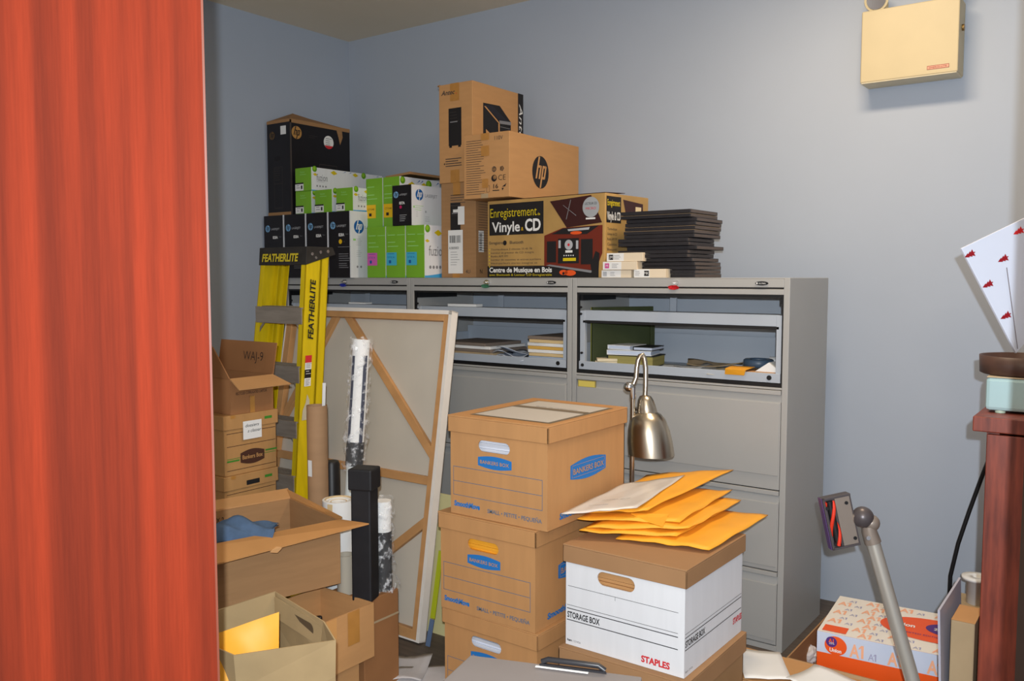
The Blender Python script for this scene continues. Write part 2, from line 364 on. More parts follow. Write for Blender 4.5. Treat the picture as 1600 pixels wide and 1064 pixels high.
# middle bay: two piles of folders with papers between
cols = [M('manila folder', (206, 180, 132), .8), WHITE, KRAFTP, M('blue grey folder', (160, 172, 190), .8), M('mustard folder', (210, 166, 80), .7), M('brown grey folder', (120, 108, 98), .8)]
ordn = ['lowest', 'second lowest', 'third from the bottom', 'fourth from the bottom', 'fifth from the bottom', 'sixth from the bottom', 'seventh from the bottom', 'topmost']
for j in range(8):
    slab_item('folder', ordn[j]+' folder in the right-hand pile of the middle cabinet bay', 'folder', X2+.78+random.uniform(-.006, .006), YF+.15, ZS+.0145*j, .2, .26, .0135, cols[[0, 3, 0, 1, 4, 1, 0, 5][j]], random.uniform(-.05, .05), 'folders in the middle bay, right pile')
for j in range(5):
    slab_item('folder', ordn[j]+' folder in the left-hand pile of the middle cabinet bay', 'folder', X2+.30+random.uniform(-.01, .01), YF+.17, ZS+.014*j, .36-.02*j, .27, .013, cols[[4, 2, 5, 1, 5][j]], random.uniform(-.06, .06), 'folders in the middle bay, left pile')
for j in range(3):
    sheet('paper_sheet', ['bottom', 'middle', 'top'][j]+' of the curled blue-white sheets between the folder piles', X2+.57, YF+.10+.02*j, ZS+.012*j, .22, .16, M('bluish paper', (196, 204, 216), .7, noise=.08, scale=12), .3*j-.2, .035, 5+j)
slab_item('paper_pad', 'white pad resting on the hanging bar in the middle cabinet', 'note pad', X2+.28, YF+.07, 1.2385, .17, .05, .012, WHITE)
slab_item('paper_pad', 'white pad resting on the hanging bar in the left cabinet', 'note pad', X1+.50, YF+.07, 1.2385, .12, .05, .008, WHITE)
# ---------------- boxes on top of the cabinets ----------------
HPB = M('blue logo ink', (24, 92, 160), .5); SKY = M('light blue ink', (70, 160, 214), .5)
YELI = M('yellow ink', (214, 190, 20), .5); MAG = M('magenta label', (206, 96, 176), .5); CYL = M('cyan label', (70, 176, 206), .5); ORL = M('yellow label', (232, 186, 20), .5)
GRY = M('grey ink', (130, 130, 134), .6); LGRY = M('light grey ink', (176, 178, 182), .6); PGRN = M('pale green ink', (150, 210, 120), .6)
YT = 3.06; ZT = CH + .0006
def X(px, Y): return ony(px, 436, Y).x
def fin(t, mb, name='printing'):
    if mb.v: mb.build(name, t)
    return t
# row of four black and white toner cartons
xs = [X(p, YT) for p in (413.6, 445.2, 479.5, 514, 549)]
HT = .334
for i in range(4):
    w = xs[i+1]-xs[i]-.005
    lab = ['first from the left wall', 'second from the left wall', 'third from the left wall', 'beside the green ones, yellow dot below its number'][i]
    t, mb, F, R, T = carton('toner_box', 'tall black toner carton, '+lab, 'box', (xs[i+1]-.003, YT), ZT, w, .40, HT, BLKCARD, group='tall black toner cartons on the left cabinet')
    R.rect(.0, .0, .40, HT, WCARD, .5); F.rect(w-.005, 0, w, HT, WCARD, .5)
    F.hp(.034, HT-.070, .019, M('pale blue ink', (120, 170, 210), .5), BLKCARD)
    F.text('LASERJET', .062, HT-.078, .011, LGRY, width=.07, shear=.1)
    F.text('828A', .075, HT-.125, .015, WHITE, bold=.03, width=.042); F.text('Toner', .125, HT-.118, .006, GRY)
    if i == 3: F.disc(.088, HT-.152, .012, ORL); F.text('Y', .112, HT-.157, .008, GRY); F.rect(.07, HT-.18, .16, HT-.178, GRY)
    F.lines(.075, .118, .08, 4, .011, GRY, .003); F.lines(.075, .07, .08, 3, .010, GRY, .003)
    R.hp(.058, HT-.078, .034, HPB, WHITE); R.text('LASERJET', .10, HT-.085, .014, GRY, width=.1)
    R.rect(.018, HT-.148, .036, HT-.138, PGRN); R.lines(.038, HT-.14, .05, 4, .010, LGRY); R.lines(.04, HT-.2, .04, 4, .009, LGRY)
    R.disc(.045, .055, .006, GRY); R.disc(.07, .055, .006, GRY)
    fin(t, mb)
# small green-white toner cartons of one brand
def lime(face, a, b, r, top=False):
    face.disc(a, b, r, M('lime green ink', (96, 156, 20), .5), 2); face.disc(a-.2*r, b+.2*r, r*.6, M('light lime ink', (140, 190, 40), .5), 3)
def leaf(face, a, b, r):
    face.poly([(a-r, b), (a, b+r*.5), (a+r, b-.1*r), (a, b-.5*r)], YELI, 2)
def green_side(R, L, h, big=True):
    R.rect(0, 0, L, h, WCARD, .5)
    n = 14
    R.poly([(0, 0)]+[(L*j/n, h*.04+h*.05*(math.sin(j/n*3)**2)) for j in range(n+1)]+[(L, 0)], SKY, 2)
    leaf(R, L*.30, h*.86, min(.03, h*.2)); lime(R, .022, h*.93, min(.018, h*.13)); leaf(R, L*.03+.01, h*.7, .016)
    lime(R, L*.72, h*.90, min(.022, h*.14)); leaf(R, L*.6, h*.88, .022)
    for q in (.42, .5, .9): R.poly([(L*q, h*.9), (L*q+.02, h*.97), (L*q+.024, h*.95)], HPB, 2)
def small_green(label, corner, z, w, d, h, long_=False, group=None):
    t, mb, F, R, T = carton('toner_box', label, 'box', corner, z, w, d, h, GREEN, group=group)
    green_side(R, d, h)
    R.text('fuzion', .035, h*.45, h*.30, GRY, width=.075 if long_ else .06); R.lines(.035, h*.40, .07, 1, .01, LGRY)
    for q in range(4): R.disc(.038+q*.02, h*.22, .005, GRY, 2)
    F.text('fuzion', w*.32, h*.78, .010, PGRN, width=.035); F.rect(w*.3, h*.7, w*.68, h*.72, PGRN)
    F.rect(.0, .004, w*.52, h*.36, WHITE, 1); F.rect(.0, h*.31, w*.52, h*.37, INK, 2); F.lines(.01, h*.24, .03, 2, .012, GRY, .003); F.rect(w*.36, .012, w*.45, .03, INK, 2)
    return fin(t, mb)
YG = 3.085; zg = ZT+HT+.0008; hs = .118
for i, (a, b_) in enumerate(((464, 488.5), (494, 520.5), (527, 553))):
    xa, xb = X(a, YG), X(b_, YG)
    small_green('small green toner carton, '+['left', 'middle', 'right'][i]+' of the three on the black cartons', (xb, YG), zg, xb-xa, .33, hs, group='small green toner cartons')
small_green('long green and white carton lying across the row of three small green ones', (X(489, YG), YG), zg+hs+.001, X(489, YG)-X(464, YG), .52, .122, True)
# black computer carton with a worn brown top
w = .19; d = .43; h = .505
xn = X(457, 3.09)
t, mb, F, R, T = carton('computer_carton', 'large black computer carton with open brown top in the corner, on the toner cartons', 'box', (xn, 3.09), zg, w, d, h, BLKCARD)
GOLD = M('bronze ink', (176, 130, 70), .5); DKL = M('dark grey ink', (70, 62, 58), .6)
R.hp(.045, h-.065, .034, GOLD, BLKCARD); F.hp(.045, h-.075, .022, M('dim bronze ink', (96, 74, 44), .6), BLKCARD)
R.disc(.27, h-.09, .036, WHITE, 2); R.poly([(.27+.036*math.cos(a), h-.09+.036*math.sin(a)) for a in [math.pi*1.17+j*math.pi*.66/8 for j in range(9)]], REDINK, 3)
R.lines(.248, h-.072, .045, 4, .011, GRY, .003, 4)
F.rect(.115, h-.075, .16, h-.03, WHITE, 2)
F.disc(.085, h-.20, .026, INK, 2, ry=.013); F.frame(.055, .04, .125, .26, .002, DKL); F.rect(.055, .17, .125, .172, DKL)
F.lines(.06, .25, .06, 6, .012, DKL); R.frame(.2, .03, .33, .29, .003, DKL); R.lines(.21, .27, .11, 6, .02, DKL, .002); R.lines(.13, h-.07, .07, 2, .01, DKL)
R.rect(0, h-.016, d, h, KRAFTD, 1); F.rect(0, h-.012, w, h, KRAFTD, 1); R.rect(0, 0, .01, h, DKL); F.rect(0, 0, w, .018, KRAFTD)
R.poly([(.33, h-.016), (.37, h-.016), (.375, h-.05), (.355, h-.095), (.345, h-.06)], KRAFTD, 2)
fin(t, mb)
fl = MB().slab([(-w/2, -d/2, h), (w/2, -d/2, h), (.0, -d/2+.10, h+.05), (-w/2+.04, -d/2+.10, h+.035)], (0, 0, .004), KRAFTD)
fl.slab([(w/2, -d/2, h), (w/2, d/2, h), (.02, d/2-.02, h+.012), (.0, -d/2+.10, h+.05)], (0, 0, .004), KRAFTD)
fl.build('flap', t)
# tall green cartons, three below and two above
YL = 3.10; hl = .250
fx = [X(p, YL) for p in (573.5, 603.2, 634, 664)]
for i in range(3):
    w = fx[i+1]-fx[i]-.004
    lab = ['with a pink sticker', 'in the middle, with a blue sticker', 'with a blue sticker, beside the brown carton'][i]
    t, mb, F, R, T = carton('toner_box', 'tall green toner carton '+lab+', lower row', 'box', (fx[i+1]-.002, YL), ZT, w, .33, hl, GREEN, group='tall green toner cartons, lower row')
    green_side(R, .33, hl); R.text('fuzion', .03, hl*.42, .05, GRY, width=.12)
    for q in range(4): R.disc(.04+q*.024, hl*.2, .008, GRY, 2)
    for q, (yy, ww) in enumerate(((.82, .05), (.68, .05), (.60, .07))): F.rect(.012, hl*yy, .012+ww, hl*yy+.004, PGRN)
    F.rect(.075, hl*.82, .125, hl*.82+.003, PGRN); F.text('f', .012, hl*.84, .01, PGRN)
    F.rect(.004, hl*.24, .072, hl*.49, [MAG, CYL, CYL][i], 2); F.text('3.5T BC 46', .012, hl*.38, .009, HPB, width=.045, k=3); F.rect(.02, hl*.28, .035, hl*.34, HPB, 3); F.lines(.012, hl*.46, .05, 1, .01, HPB, .002, 3)
    fin(t, mb)
YU = 3.18; zu = ZT+hl+.0008; hu = .250
fx = [X(p, YU) for p in (573, 599.5, 626)]
for i in range(2):
    w = fx[i+1]-fx[i]-.004
    t, mb, F, R, T = carton('toner_box', 'tall green toner carton with a yellow sticker, '+['left', 'right'][i]+' one of the upper pair', 'box', (fx[i+1]-.002, YU), zu, w, .30, hu, GREEN, group='tall green toner cartons, upper pair')
    green_side(R, .30, hu)
    for q, (yy, ww) in enumerate(((.82, .05), (.66, .05), (.58, .07))): F.rect(.010, hu*yy, .010+ww, hu*yy+.004, PGRN)
    F.rect(.004, hu*.20, .07, hu*.47, ORL, 2); F.text('CT1540', .014, hu*.36, .010, INK, width=.045, k=3); F.rect(.022, hu*.24, .04, hu*.30, INK, 3)
    fin(t, mb)
o = MB().slab([(0, 0, 0), (.17, .0, .012), (.19, .30, .008), (-.02, .28, .02)], (0, 0, .012), KRAFTD).build('flattened_carton', None, .001, loc=(fx[1]-.03, YU+.05, zu+hu+.001))
tag(o, 'flattened brown carton lying on the upper pair of tall green cartons', 'cardboard')
w = X(645, YL)-X(615, YL); h = .193
t, mb, F, R, T = carton('toner_box', 'black and white toner carton with a magenta dot, standing on the lower green row', 'box', (X(645, YL), YL-.005), zu, w, .24, h, BLKCARD)
R.rect(0, 0, .24, h, WCARD, .5); F.hp(.027, h-.045, .016, M('pale blue ink', (120, 170, 210), .5), BLKCARD); F.text('LASERJET', .05, h-.05, .009, LGRY, width=.05)
F.text('837A', .048, h-.092, .013, WHITE, width=.036, bold=.03); F.disc(.057, h-.105, .008, M('magenta ink', (190, 20, 90), .5)); F.lines(.05, h-.145, .05, 4, .009, LGRY, .0025)
R.hp(.055, h-.046, .027, HPB, WHITE); R.text('LASERJET', .095, h-.055, .016, GRY, width=.09)
R.rect(.012, h-.11, .022, h-.1, PGRN); R.lines(.024, h-.1, .07, 3, .01, PGRN); R.lines(.03, h-.13, .02, 3, .01, LGRY); R.disc(.10, h-.125, .006, LGRY); R.lines(.095, h-.15, .05, 3, .010, LGRY)
fin(t, mb)
# two brown computer-case cartons, one upon the other
YA = 3.20
def case_pic(F, a, b, w, h):
    F.rect(a, b, a+w, b+h, INK); F.lines(a+.008, b+h-.02, w-.016, 4, .014, DKL, .0015, 2); F.rect(a+.01, b+h*.62, a+w*.7, b+h*.65, GRY, 2)
    F.rect(a+.004, b-.008, a+.02, b, INK); F.rect(a+w-.02, b-.008, a+w-.004, b, INK)
w = X(743.5, YA)-X(690, YA); hb = .448; dA = .41
t, mb, F, R, T = carton('computer_carton', 'brown computer case carton at the bottom, with barcode stickers, beside the green cartons', 'box', (X(743.5, YA), YA), ZT, w, dA, hb, KRAFTD)
case_pic(F, .058, .215, .062, .14); F.rect(.105, .25, .145, .335, WHITE, 3); F.rect(.045, .02, .135, .225, WHITE, 4)
F.lines(.05, .20, .0, 0, .01, INK)
for q in range(18): F.rect(.055+q*.004, .165, .055+q*.004+random.choice((.001, .002, .003)), .2, INK, 5)
F.text('A3B00003', .05, .135, .012, INK, width=.06, k=5); F.lines(.06, .12, .06, 6, .012, GRY, .002, 5)
F.lines(.06, hb-.06, .11, 5, .012, DKL, .003); F.rect(.075, hb-.14, .13, hb-.125, WHITE, 2); F.rect(.075, hb-.06, .12, hb, TAPE, 2); F.rect(.07, 0, .115, .02, TAPE, 2); F.text('4U', .15, .02, .018, DKL)
R.lines(.02, hb-.07, .1, 22, .012, DKL, .0018); R.rect(.02, .12, .06, .22, WHITE, 2)
for q in range(9): R.rect(.025, .13+q*.009, .045, .13+q*.009+.004, INK, 3)
R.text('N', .03, .02, .02, INK); fin(t, mb)
w = X(739, YA)-X(687.5, YA); ha = .462
t, mb, F, R, T = carton('computer_carton', 'brown computer case carton with a black brand band, topmost of all the boxes', 'box', (X(739, YA), YA), ZT+hb+.001, w, .405, ha, KRAFTO)
F.text('Antec', .015, ha-.05, .022, DKL, width=.085, shear=.3, bold=.02); F.text('.', .105, ha-.05, .02, REDINK, bold=.03)
F.rect(.07, ha-.082, .125, ha, TAPE, 1); F.rect(.07, .0, .125, .06, TAPE, 1)
case_pic(F, .06, ha-.29, .078, .175); F.lines(.04, .11, .1, 4, .011, DKL, .004); F.poly([(.028, .09), (.036, .096), (.036, .084)], INK)
R.rect(.36, 0, .405, ha, INK); R.text('Antec', .370, ha-.05, .030, WHITE, width=.21, rot=-math.pi/2, shear=.25)
R.poly([(.08, .0), (.08, ha-.09), (.21, ha-.085), (.30, ha-.15), (.30, .0)], INK)
R.poly([(.085, ha-.098), (.15, ha-.093), (.285, ha-.155), (.21, ha-.158)], M('dark navy ink', (30, 28, 38), .5), 2); R.poly([(.085, ha-.105), (.098, ha-.104), (.214, ha-.17), (.2, ha-.17)], KRAFTO, 3)
R.rect(.197, .0, .208, ha-.17, KRAFTO, 3); R.lines(.212, ha-.185, .08, 7, .022, GRY, .002, 3); R.poly([(.10, .0), (.10, ha-.21), (.15, ha-.235), (.15, 0)], KRAFTO, 3); R.poly([(.205, ha-.155), (.30, ha-.15), (.30, ha-.165), (.205, ha-.17)], GRY, 3)
fin(t, mb)
f = MB().slab([(-w/2, -.2, ha), (-w/2-.012, -.2, ha-.004), (-w/2-.012, .2, ha-.006), (-w/2, .2, ha)], (0, 0, .004), KRAFTD); f.build('flap', t)
# vinyl recorder carton
VW, VD, VH = .645, .33, .345
OCH = mat('ochre printed card', (178, 142, 84), .45, noise=.14, scale=5)
t, mb, F, R, T = carton('music_centre_carton', 'ochre carton printed with a wooden record player, beneath the brown carton with a round logo', 'box', (-1.80, 3.105), ZT, VW, VD, VH, OCH, rz=-.075)
F.rect(.012, VH-.155, .325, VH-.015, INK); F.text('Enregistrement', .018, VH-.075, .042, YELI, width=.27, bold=-.004); F.text('de', .292, VH-.075, .012, YELI)
F.text('Vinyle', .028, VH-.140, .045, WHITE, width=.165, bold=.02); F.text('&', .2, VH-.138, .016, ORL); F.text('CD', .222, VH-.14, .052, WHITE, width=.088, bold=.03)
F.text('Enregistreur    Bluetooth', .012, VH-.195, .014, DKL, width=.2, bold=.01); F.disc(.105, VH-.19, .011, INK)
for q in range(6):
    F.text(['Tourne-disque 3 vitesses 33 45 78', 'Lecteur et graveur de CD integre', 'Radio AM FM', 'Lecteur de cassettes et entree auxiliaire', 'Haut-parleurs stereo integres et', 'Telecommande et antenne externe'][q], .022, VH-.222-.0155*q, .0085, DKL, width=[.24, .25, .1, .29, .27, .25][q]); F.disc(.013, VH-.219-.0155*q, .003, YELI)
F.rect(.0, .0, VW-.03, .052, INK); F.text('Centre de Musique en Bois', .012, .024, .022, WHITE, width=.36, bold=.03); F.text('avec Bluetooth & Lecteur CD Enregistrable', .012, .008, .010, YELI, width=.36)
MAHP = M('mahogany picture', (110, 38, 22), .45); MAHD = M('dark mahogany picture', (56, 22, 20), .45); ORP = M('orange picture', (226, 86, 30), .5)
F.poly([(.36, VH-.02), (VW-.07, VH-.006), (VW-.015, VH-.12), (.45, VH-.135)], MAHD, 2)
F.poly([(.33, .05), (.33, VH-.165), (.43, VH-.135), (VW-.012, VH-.13), (VW-.012, .10), (VW-.045, .03)], MAHP, 2)
F.poly([(.37, VH-.16), (.43, VH-.138), (VW-.03, VH-.132), (VW-.09, VH-.165)], INK, 3); F.poly([(.455, VH-.142), (.57, VH-.137), (.565, VH-.147), (.46, VH-.15)], LGRY, 4); F.disc(.5, VH-.158, .03, ORP, 4, ry=.007)
F.rect(.345, .065, .395, .155, INK, 3); F.rect(.525, .055, .585, .16, INK, 3); F.rect(.405, .06, .515, .165, INK, 3)
F.rect(.408, .125, .42, .158, LGRY, 4); F.rect(.5, .12, .512, .155, LGRY, 4); F.disc(.462, .138, .021, LGRY, 4); F.disc(.462, .138, .006, REDINK, 5); F.rect(.445, .105, .482, .115, WHITE, 4)
for q in range(5): F.disc(.438+.012*q, .093, .003, WHITE, 4)
F.rect(.432, .07, .5, .083, YELI, 4); F.poly([(.34, .052), (.36, .056), (VW-.05, .028), (VW-.07, .02)], GRY, 3)
F.poly([(.47, VH-.02), (.473, VH-.02), (.45, VH-.10), (.447, VH-.10)], GRY, 4); F.poly([(.43, VH-.04), (.433, VH-.04), (.50, VH-.085), (.5, VH-.088)], GRY, 4)
F.disc(.575, VH-.055, .042, M('silver sticker', (160, 164, 168), .4), 4); F.text('LECTEUR CD', .575, VH-.045, .010, INK, width=.06, center=True, k=5); F.text('MICRO', .575, VH-.065, .010, REDINK, width=.05, center=True, k=5); F.lines(.55, VH-.105, .05, 1, .01, WHITE, .007, 5)
F.disc(.435, .022, .022, ORP, 3, ry=.011); F.disc(.47, .02, .03, ORP, 3, ry=.012); F.disc(.435, .018, .006, INK, 4); F.poly([(.575, .05), (.60, .11), (.62, .10), (.615, .01), (.585, .01)], INK, 4)
R.rect(.008, VH-.12, .115, VH-.012, INK, 1); R.text('Enregistrement', .014, VH-.05, .026, YELI, width=.092, bold=.01); R.text('Vinyle & CD', .012, VH-.108, .034, WHITE, width=.098, bold=.02)
for q in range(9): R.text(['Tourne-disque', 'Graveur de CD', 'Radio AM FM', 'Cassettes', 'Bluetooth', 'Entree auxiliaire', 'Haut-parleurs', 'Telecommande', 'Antenne FM'][q], .015, VH-.15-.021*q, .011, DKL, width=.07)
R.poly([(.13, VH-.02), (.285, VH-.03), (.285, VH-.13), (.17, VH-.13)], MAHD, 1); R.rect(.225, VH-.085, .27, VH-.045, M('cream sticker', (220, 200, 160), .6), 2)
fin(t, mb)
tp = MB().slab([(-VW/2+.1, -VD/2, VH), (VW/2, -VD/2, VH), (VW/2, -.02, VH+.006), (-VW/2+.1, -.02, VH+.004)], (0, 0, .002), MAHD).build('flap', t)
# brown carton with the round logo
HW, HD, HH = .255, .585, .286
t, mb, F, R, T = carton('printer_carton', 'brown carton with a round black logo on its long side, resting on the ochre carton', 'box', (-2.284, 3.105), ZT+VH+.010, HW, HD, HH, KRAFTO, rz=.012)
R.hp(.245, HH*.45, .068, INK, KRAFTO, ry=.074)
F.text('110V', .175, HH-.034, .018, DKL, width=.045); F.lines(.015, HH-.03, .11, 24, .0103, DKL, .0022)
F.rect(.10, HH-.03, .145, HH, TAPE, 3); F.rect(.10, HH-.10, .145, HH-.055, TAPE, 3); F.rect(.105, .045, .14, .085, TAPE, 3); F.rect(.10, 0, .14, .02, KRAFTP, 3)
F.disc(.172, .125, .012, DKL); F.disc(.172, .125, .009, KRAFTO, 2); F.rect(.171, .11, .173, .137, DKL, 3); F.disc(.215, .125, .012, DKL, n=5); F.disc(.215, .125, .0095, KRAFTO, 2, n=5)
F.disc(.172, .085, .015, INK); F.disc(.175, .088, .009, KRAFTO, 2); F.text('CE', .195, .075, .024, INK, width=.04, bold=-.01)
F.text('16', .168, .040, .020, INK, width=.026, bold=.01); F.rect(.163, .029, .2, .033, INK); F.poly([(.215, .045), (.24, .06), (.232, .045)], INK); F.poly([(.213, .04), (.225, .04), (.218, .028)], INK); F.frame(.13, .025, .147, .055, .0015, DKL)
fin(t, mb)
# pile of black presentation folders
nf = 17; fw_, fd = .305, .245; zf = ZT; hh = .0155
POLY = M('black folder board', (34, 32, 36), .5, noise=.12, scale=16); TANE = M('tan board edge', (124, 106, 84), .7); BRE = M('brown grey board end', (84, 74, 70), .6)
names = ['bottom', 'second', 'third', 'fourth', 'fifth', 'sixth', 'seventh', 'eighth', 'ninth', 'tenth', 'eleventh', 'twelfth', 'thirteenth', 'fourteenth', 'fifteenth', 'sixteenth', 'topmost']
for j in range(nf):
    off = [0.0, .0, .002, .0, -.004, -.02, -.018, .012, -.02, -.022, .0, -.003, .0, .002, .004, -.012, -.01][j]
    offy = [0.02, .016, .014, .012, .0, -.012, -.01, .01, -.006, -.004, .006, .008, .012, .01, .016, .0, -.004][j]
    mb = MB().box(-fw_/2, fw_/2, -fd/2, fd/2, .0006, hh-.0012, POLY)
    if j in (11, 12, 15): mb.box(-fw_/2, fw_/2+.001, -fd/2-.001, fd/2, hh-.003, hh-.001, TANE)
    mb.box(fw_/2, fw_/2+.0008, -fd/2+.006, fd/2-.006, .002, hh-.003, BRE)
    o = mb.build('presentation_folder', None, .002, loc=(-1.415-fw_/2+off, 3.115+fd/2+offy, zf+hh*j), rz=-.02+random.uniform(-.012, .012))
    lab = 'black board folder, %s of the pile on the right cabinet' % (names[j] if j in (0, 16) else names[j]+' from the bottom')
    tag(o, lab, 'folder', 'black board folders piled on the right cabinet')
# small white cartridge boxes
def cart_box(label, px0, px1, Y, z, h, sq, pos, d=.05, rz=0):
    a, b_ = X(px0, Y), X(px1, Y); w = b_-a
    t, mb, F, R, T = carton('ribbon_box', label, 'box', (b_, Y), z, w, d, h, M('cream card', (222, 206, 180), .7), rz, 'small cartridge boxes beside the black folders', .001)
    F.rect(w*pos[0], 0.001, w*pos[1], h-.001, WHITE)
    F.rect(w*pos[2], h*.2, w*pos[2]+h*.6, h*.8, sq, 2); F.text(pos[4], w*pos[2]+h*.3, h*.35, h*.32, WHITE, center=True, k=3); F.lines(w*pos[3], h*.68, w*.2, 3, h*.2, GRY, h*.05, 2)
    return fin(t, mb)
zb = ZT
cart_box('small white box with a worn blank label, lowest at the left beside the ochre carton', 940, 986, 3.09, zb, .030, LGRY, (0, .66, .05, .3, ''), .06)
cart_box('small white box with a black square at its right end, standing apart on the right', 991, 1040, 3.09, zb, .034, INK, (0, .5, .33, .04, 'MK'), .06, .02)
cart_box('small white box with a pink square, second in its stack', 942, 995, 3.085, zb+.0312, .033, M('pink ink', (200, 70, 140), .5), (0, .55, .06, .27, 'M'), .06)
cart_box('small white box with a black square at its left end, on top of its stack', 947, 1004, 3.088, zb+.065, .034, INK, (0, .48, .06, .2, 'JM'), .06, -.03)
# ---------------- emergency light on the wall ----------------
YE = 3.60; CRM = M('cream enamel', (186, 172, 138), .45, noise=.02)
t = thing('emergency_light', 'cream metal emergency light box mounted high on the back wall', 'emergency light', (-.775, YB, 2.13))
MB().box(-.172, .172, YE-YB, -.001, .0, .272, CRM).build('housing', t, .004)
MB().box(-.168, .168, YE-YB+.002, -.002, -.003, .0, M('beige enamel', (206, 196, 168), .5)).build('base_tray', t)
mb = MB(); F = Face(mb, (.068, YE-YB, .018), (1, 0, 0), (0, 0, 1)); F.rect(0, 0, .075, .014, M('rose label', (200, 150, 126), .5)); F.frame(0, 0, .075, .014, .0015, M('red brown ink', (150, 70, 56), .5), 2); F.text('EMERGI-LITE', .037, .004, .006, M('red brown ink', (150, 70, 56), .5), width=.06, center=True, k=3)
mb.build('nameplate', t)
MB().tube([(.173, -.06, .17), (.180, -.06, .17)], .012, M('brass', (150, 120, 70), .4, metal=.8), 12).build('key_switch', t)
for q, xx in enumerate((-.125, .125)):
    hd = MB().tube([(xx+.03, -.07, .27), (xx+.03, -.07, .30), (xx+.01, -.075, .32)], .008, CRM, 10)
    hd.tube([(xx, -.05, .325), (xx, -.085, .318), (xx, -.10, .315)], [.03, .042, .045], CRM, 24)
    ho = hd.build('lamp_head', t)
    MB().tube([(xx, -.1005, .3149), (xx, -.103, .3145)], .036, M('lamp reflector', (210, 214, 220), .15, metal=.9), 20).build('lens', ho)
# ---------------- archive boxes with lids ----------------
def stadium(a0, b0, a1, b1, n=8):
    r = (b1-b0)/2; cy = (b0+b1)/2
    return [(a1-r+r*math.cos(t), cy+r*math.sin(t)) for t in [-math.pi/2+math.pi*j/n for j in range(n+1)]] + \
           [(a0+r+r*math.cos(t), cy+r*math.sin(t)) for t in [math.pi/2+math.pi*j/n for j in range(n+1)]]
def holed_front(mb, w, h, y, t, hole, m):
    """front wall with an oblong hand hole; lies in the plane y, thickness t inward"""
    a0, b0, a1, b1 = hole; r = (b1-b0)/2; cy = (b0+b1)/2
    mb.box(-w/2, w/2, y, y+t, 0, b0, m); mb.box(-w/2, w/2, y, y+t, b1, h, m); mb.box(-w/2, a0, y, y+t, b0, b1, m); mb.box(a1, w/2, y, y+t, b0, b1, m)
    for cx, s0, corner in ((a1-r, -math.pi/2, (a1, b0)), (a1-r, 0, (a1, b1)), (a0+r, math.pi/2, (a0, b1)), (a0+r, math.pi, (a0, b0))):
        arc = [(cx+r*math.cos(s0+math.pi/2*j/6), y, cy+r*math.sin(s0+math.pi/2*j/6)) for j in range(7)]
        mb.slab([(corner[0], y, corner[1])]+arc[::-1], (0, t, 0), m)
def archive_box(label, corner, z, w, d, h, body_m, lid_m, hole, fill_m, rz=0, lid_h=.052, fill_name='papers'):
    cx, cy = base_from_corner(corner[0], corner[1], w, d, rz)
    t = thing('archive_box', label, 'box', (cx, cy, z), rz)
    b = MB(); T_ = .004; hb = h-.006
    b.box(-w/2, -w/2+T_, -d/2+T_, d/2, 0, hb, body_m); b.box(w/2-T_, w/2, -d/2+T_, d/2, 0, hb, body_m); b.box(-w/2, w/2, d/2-T_, d/2, 0, hb, body_m); b.box(-w/2+T_, w/2-T_, -d/2+T_, d/2-T_, 0, T_, body_m)
    holed_front(b, w, hb, -d/2, T_, hole, body_m)
    b.build('box_body', t)
    g = .007
    l = MB(); l.box(-w/2-g, w/2+g, -d/2-g, d/2+g, h-.005, h, lid_m)
    l.box(-w/2-g, w/2+g, -d/2-g, -d/2-g+.005, h-lid_h, h-.005, lid_m); l.box(-w/2-g, w/2+g, d/2+g-.005, d/2+g, h-lid_h, h-.005, lid_m)
    l.box(-w/2-g, -w/2-g+.005, -d/2-g, d/2+g, h-lid_h, h-.005, lid_m); l.box(w/2+g-.005, w/2+g, -d/2-g, d/2+g, h-lid_h, h-.005, lid_m)
    l.build('lid', t, .0015)
    fm = MB(); rnd = random.Random(int(w*1e4)+int(z*1e3))
    for q in range(9):
        z0 = hole[1]-.02+q*.009; fm.box(-w/2+.02, w/2-.02, -d/2+.008+rnd.uniform(0, .012), d/2-.03, z0, z0+.008, fill_m)
    fm.build(fill_name, t)
    mb = MB(); F, R, T = faces(mb, w, d, h)
    return t, mb, F, R, T
def arc_logo(F, a, b, w, h, ground, ink):
    n = 10; top = [(a+w*j/n, b+h+h*.28*math.sin(math.pi*j/n)) for j in range(n+1)]; bot = [(a+w*j/n, b-h*.28*math.sin(math.pi*j/n)) for j in range(n+1)]
    F.poly(bot+top[::-1], ground, 1); F.text('BANKERS BOX', a+w/2, b+h*.28, h*.42, ink, width=w*.86, center=True, bold=.012, k=3)
def bankers_print(t, mb, F, R, w, d):
    arc_logo(F, w*.30, .166, w*.35, .026, BLUEPR, KRAFTO)
    for zz in (.150, .104, .060): F.rect(w*.03, zz, w*.95, zz+.0018, BLUELN)
    F.rect(w*.03, .06, w*.03+.0018, .15, BLUELN); F.rect(w*.95, .06, w*.95+.0018, .1518, BLUELN)
    F.text('SmoothMove', w*.04, .026, .016, BLUEPR, width=w*.28, bold=.05, shear=.1)
    F.text('SMALL \u2022 PETITE \u2022 PEQUE\u00d1A', w*.40, .022, .0125, BLUELN, width=w*.55, bold=.02)
    arc_logo(R, d*.27, .132, d*.46, .042, BLUEPR, KRAFTO); R.frame(d*.29, .134, d*.71, .172, .001, KRAFTO, 2)
    R.text('SmoothMove', d*.14, .022, .018, BLUEPR, width=d*.36, bold=.05, shear=.1)
    fin(t, mb)
BW, BD, BH = .368, .462, .3135
KB = mat('banker kraft', (188, 140, 92), .7, noise=.04, scale=5, stretch=(6, 6, 1), bump=.08, spec=.2)
hole = (-BW*.20, .210, BW*.13, .245)
c1 = ond(855, 833, 2.55); zb1 = BH*2+.002
PAPW = mat('glossy paper stack', (214, 220, 232), .35, noise=.15, scale=3, stretch=(1, 1, 60))
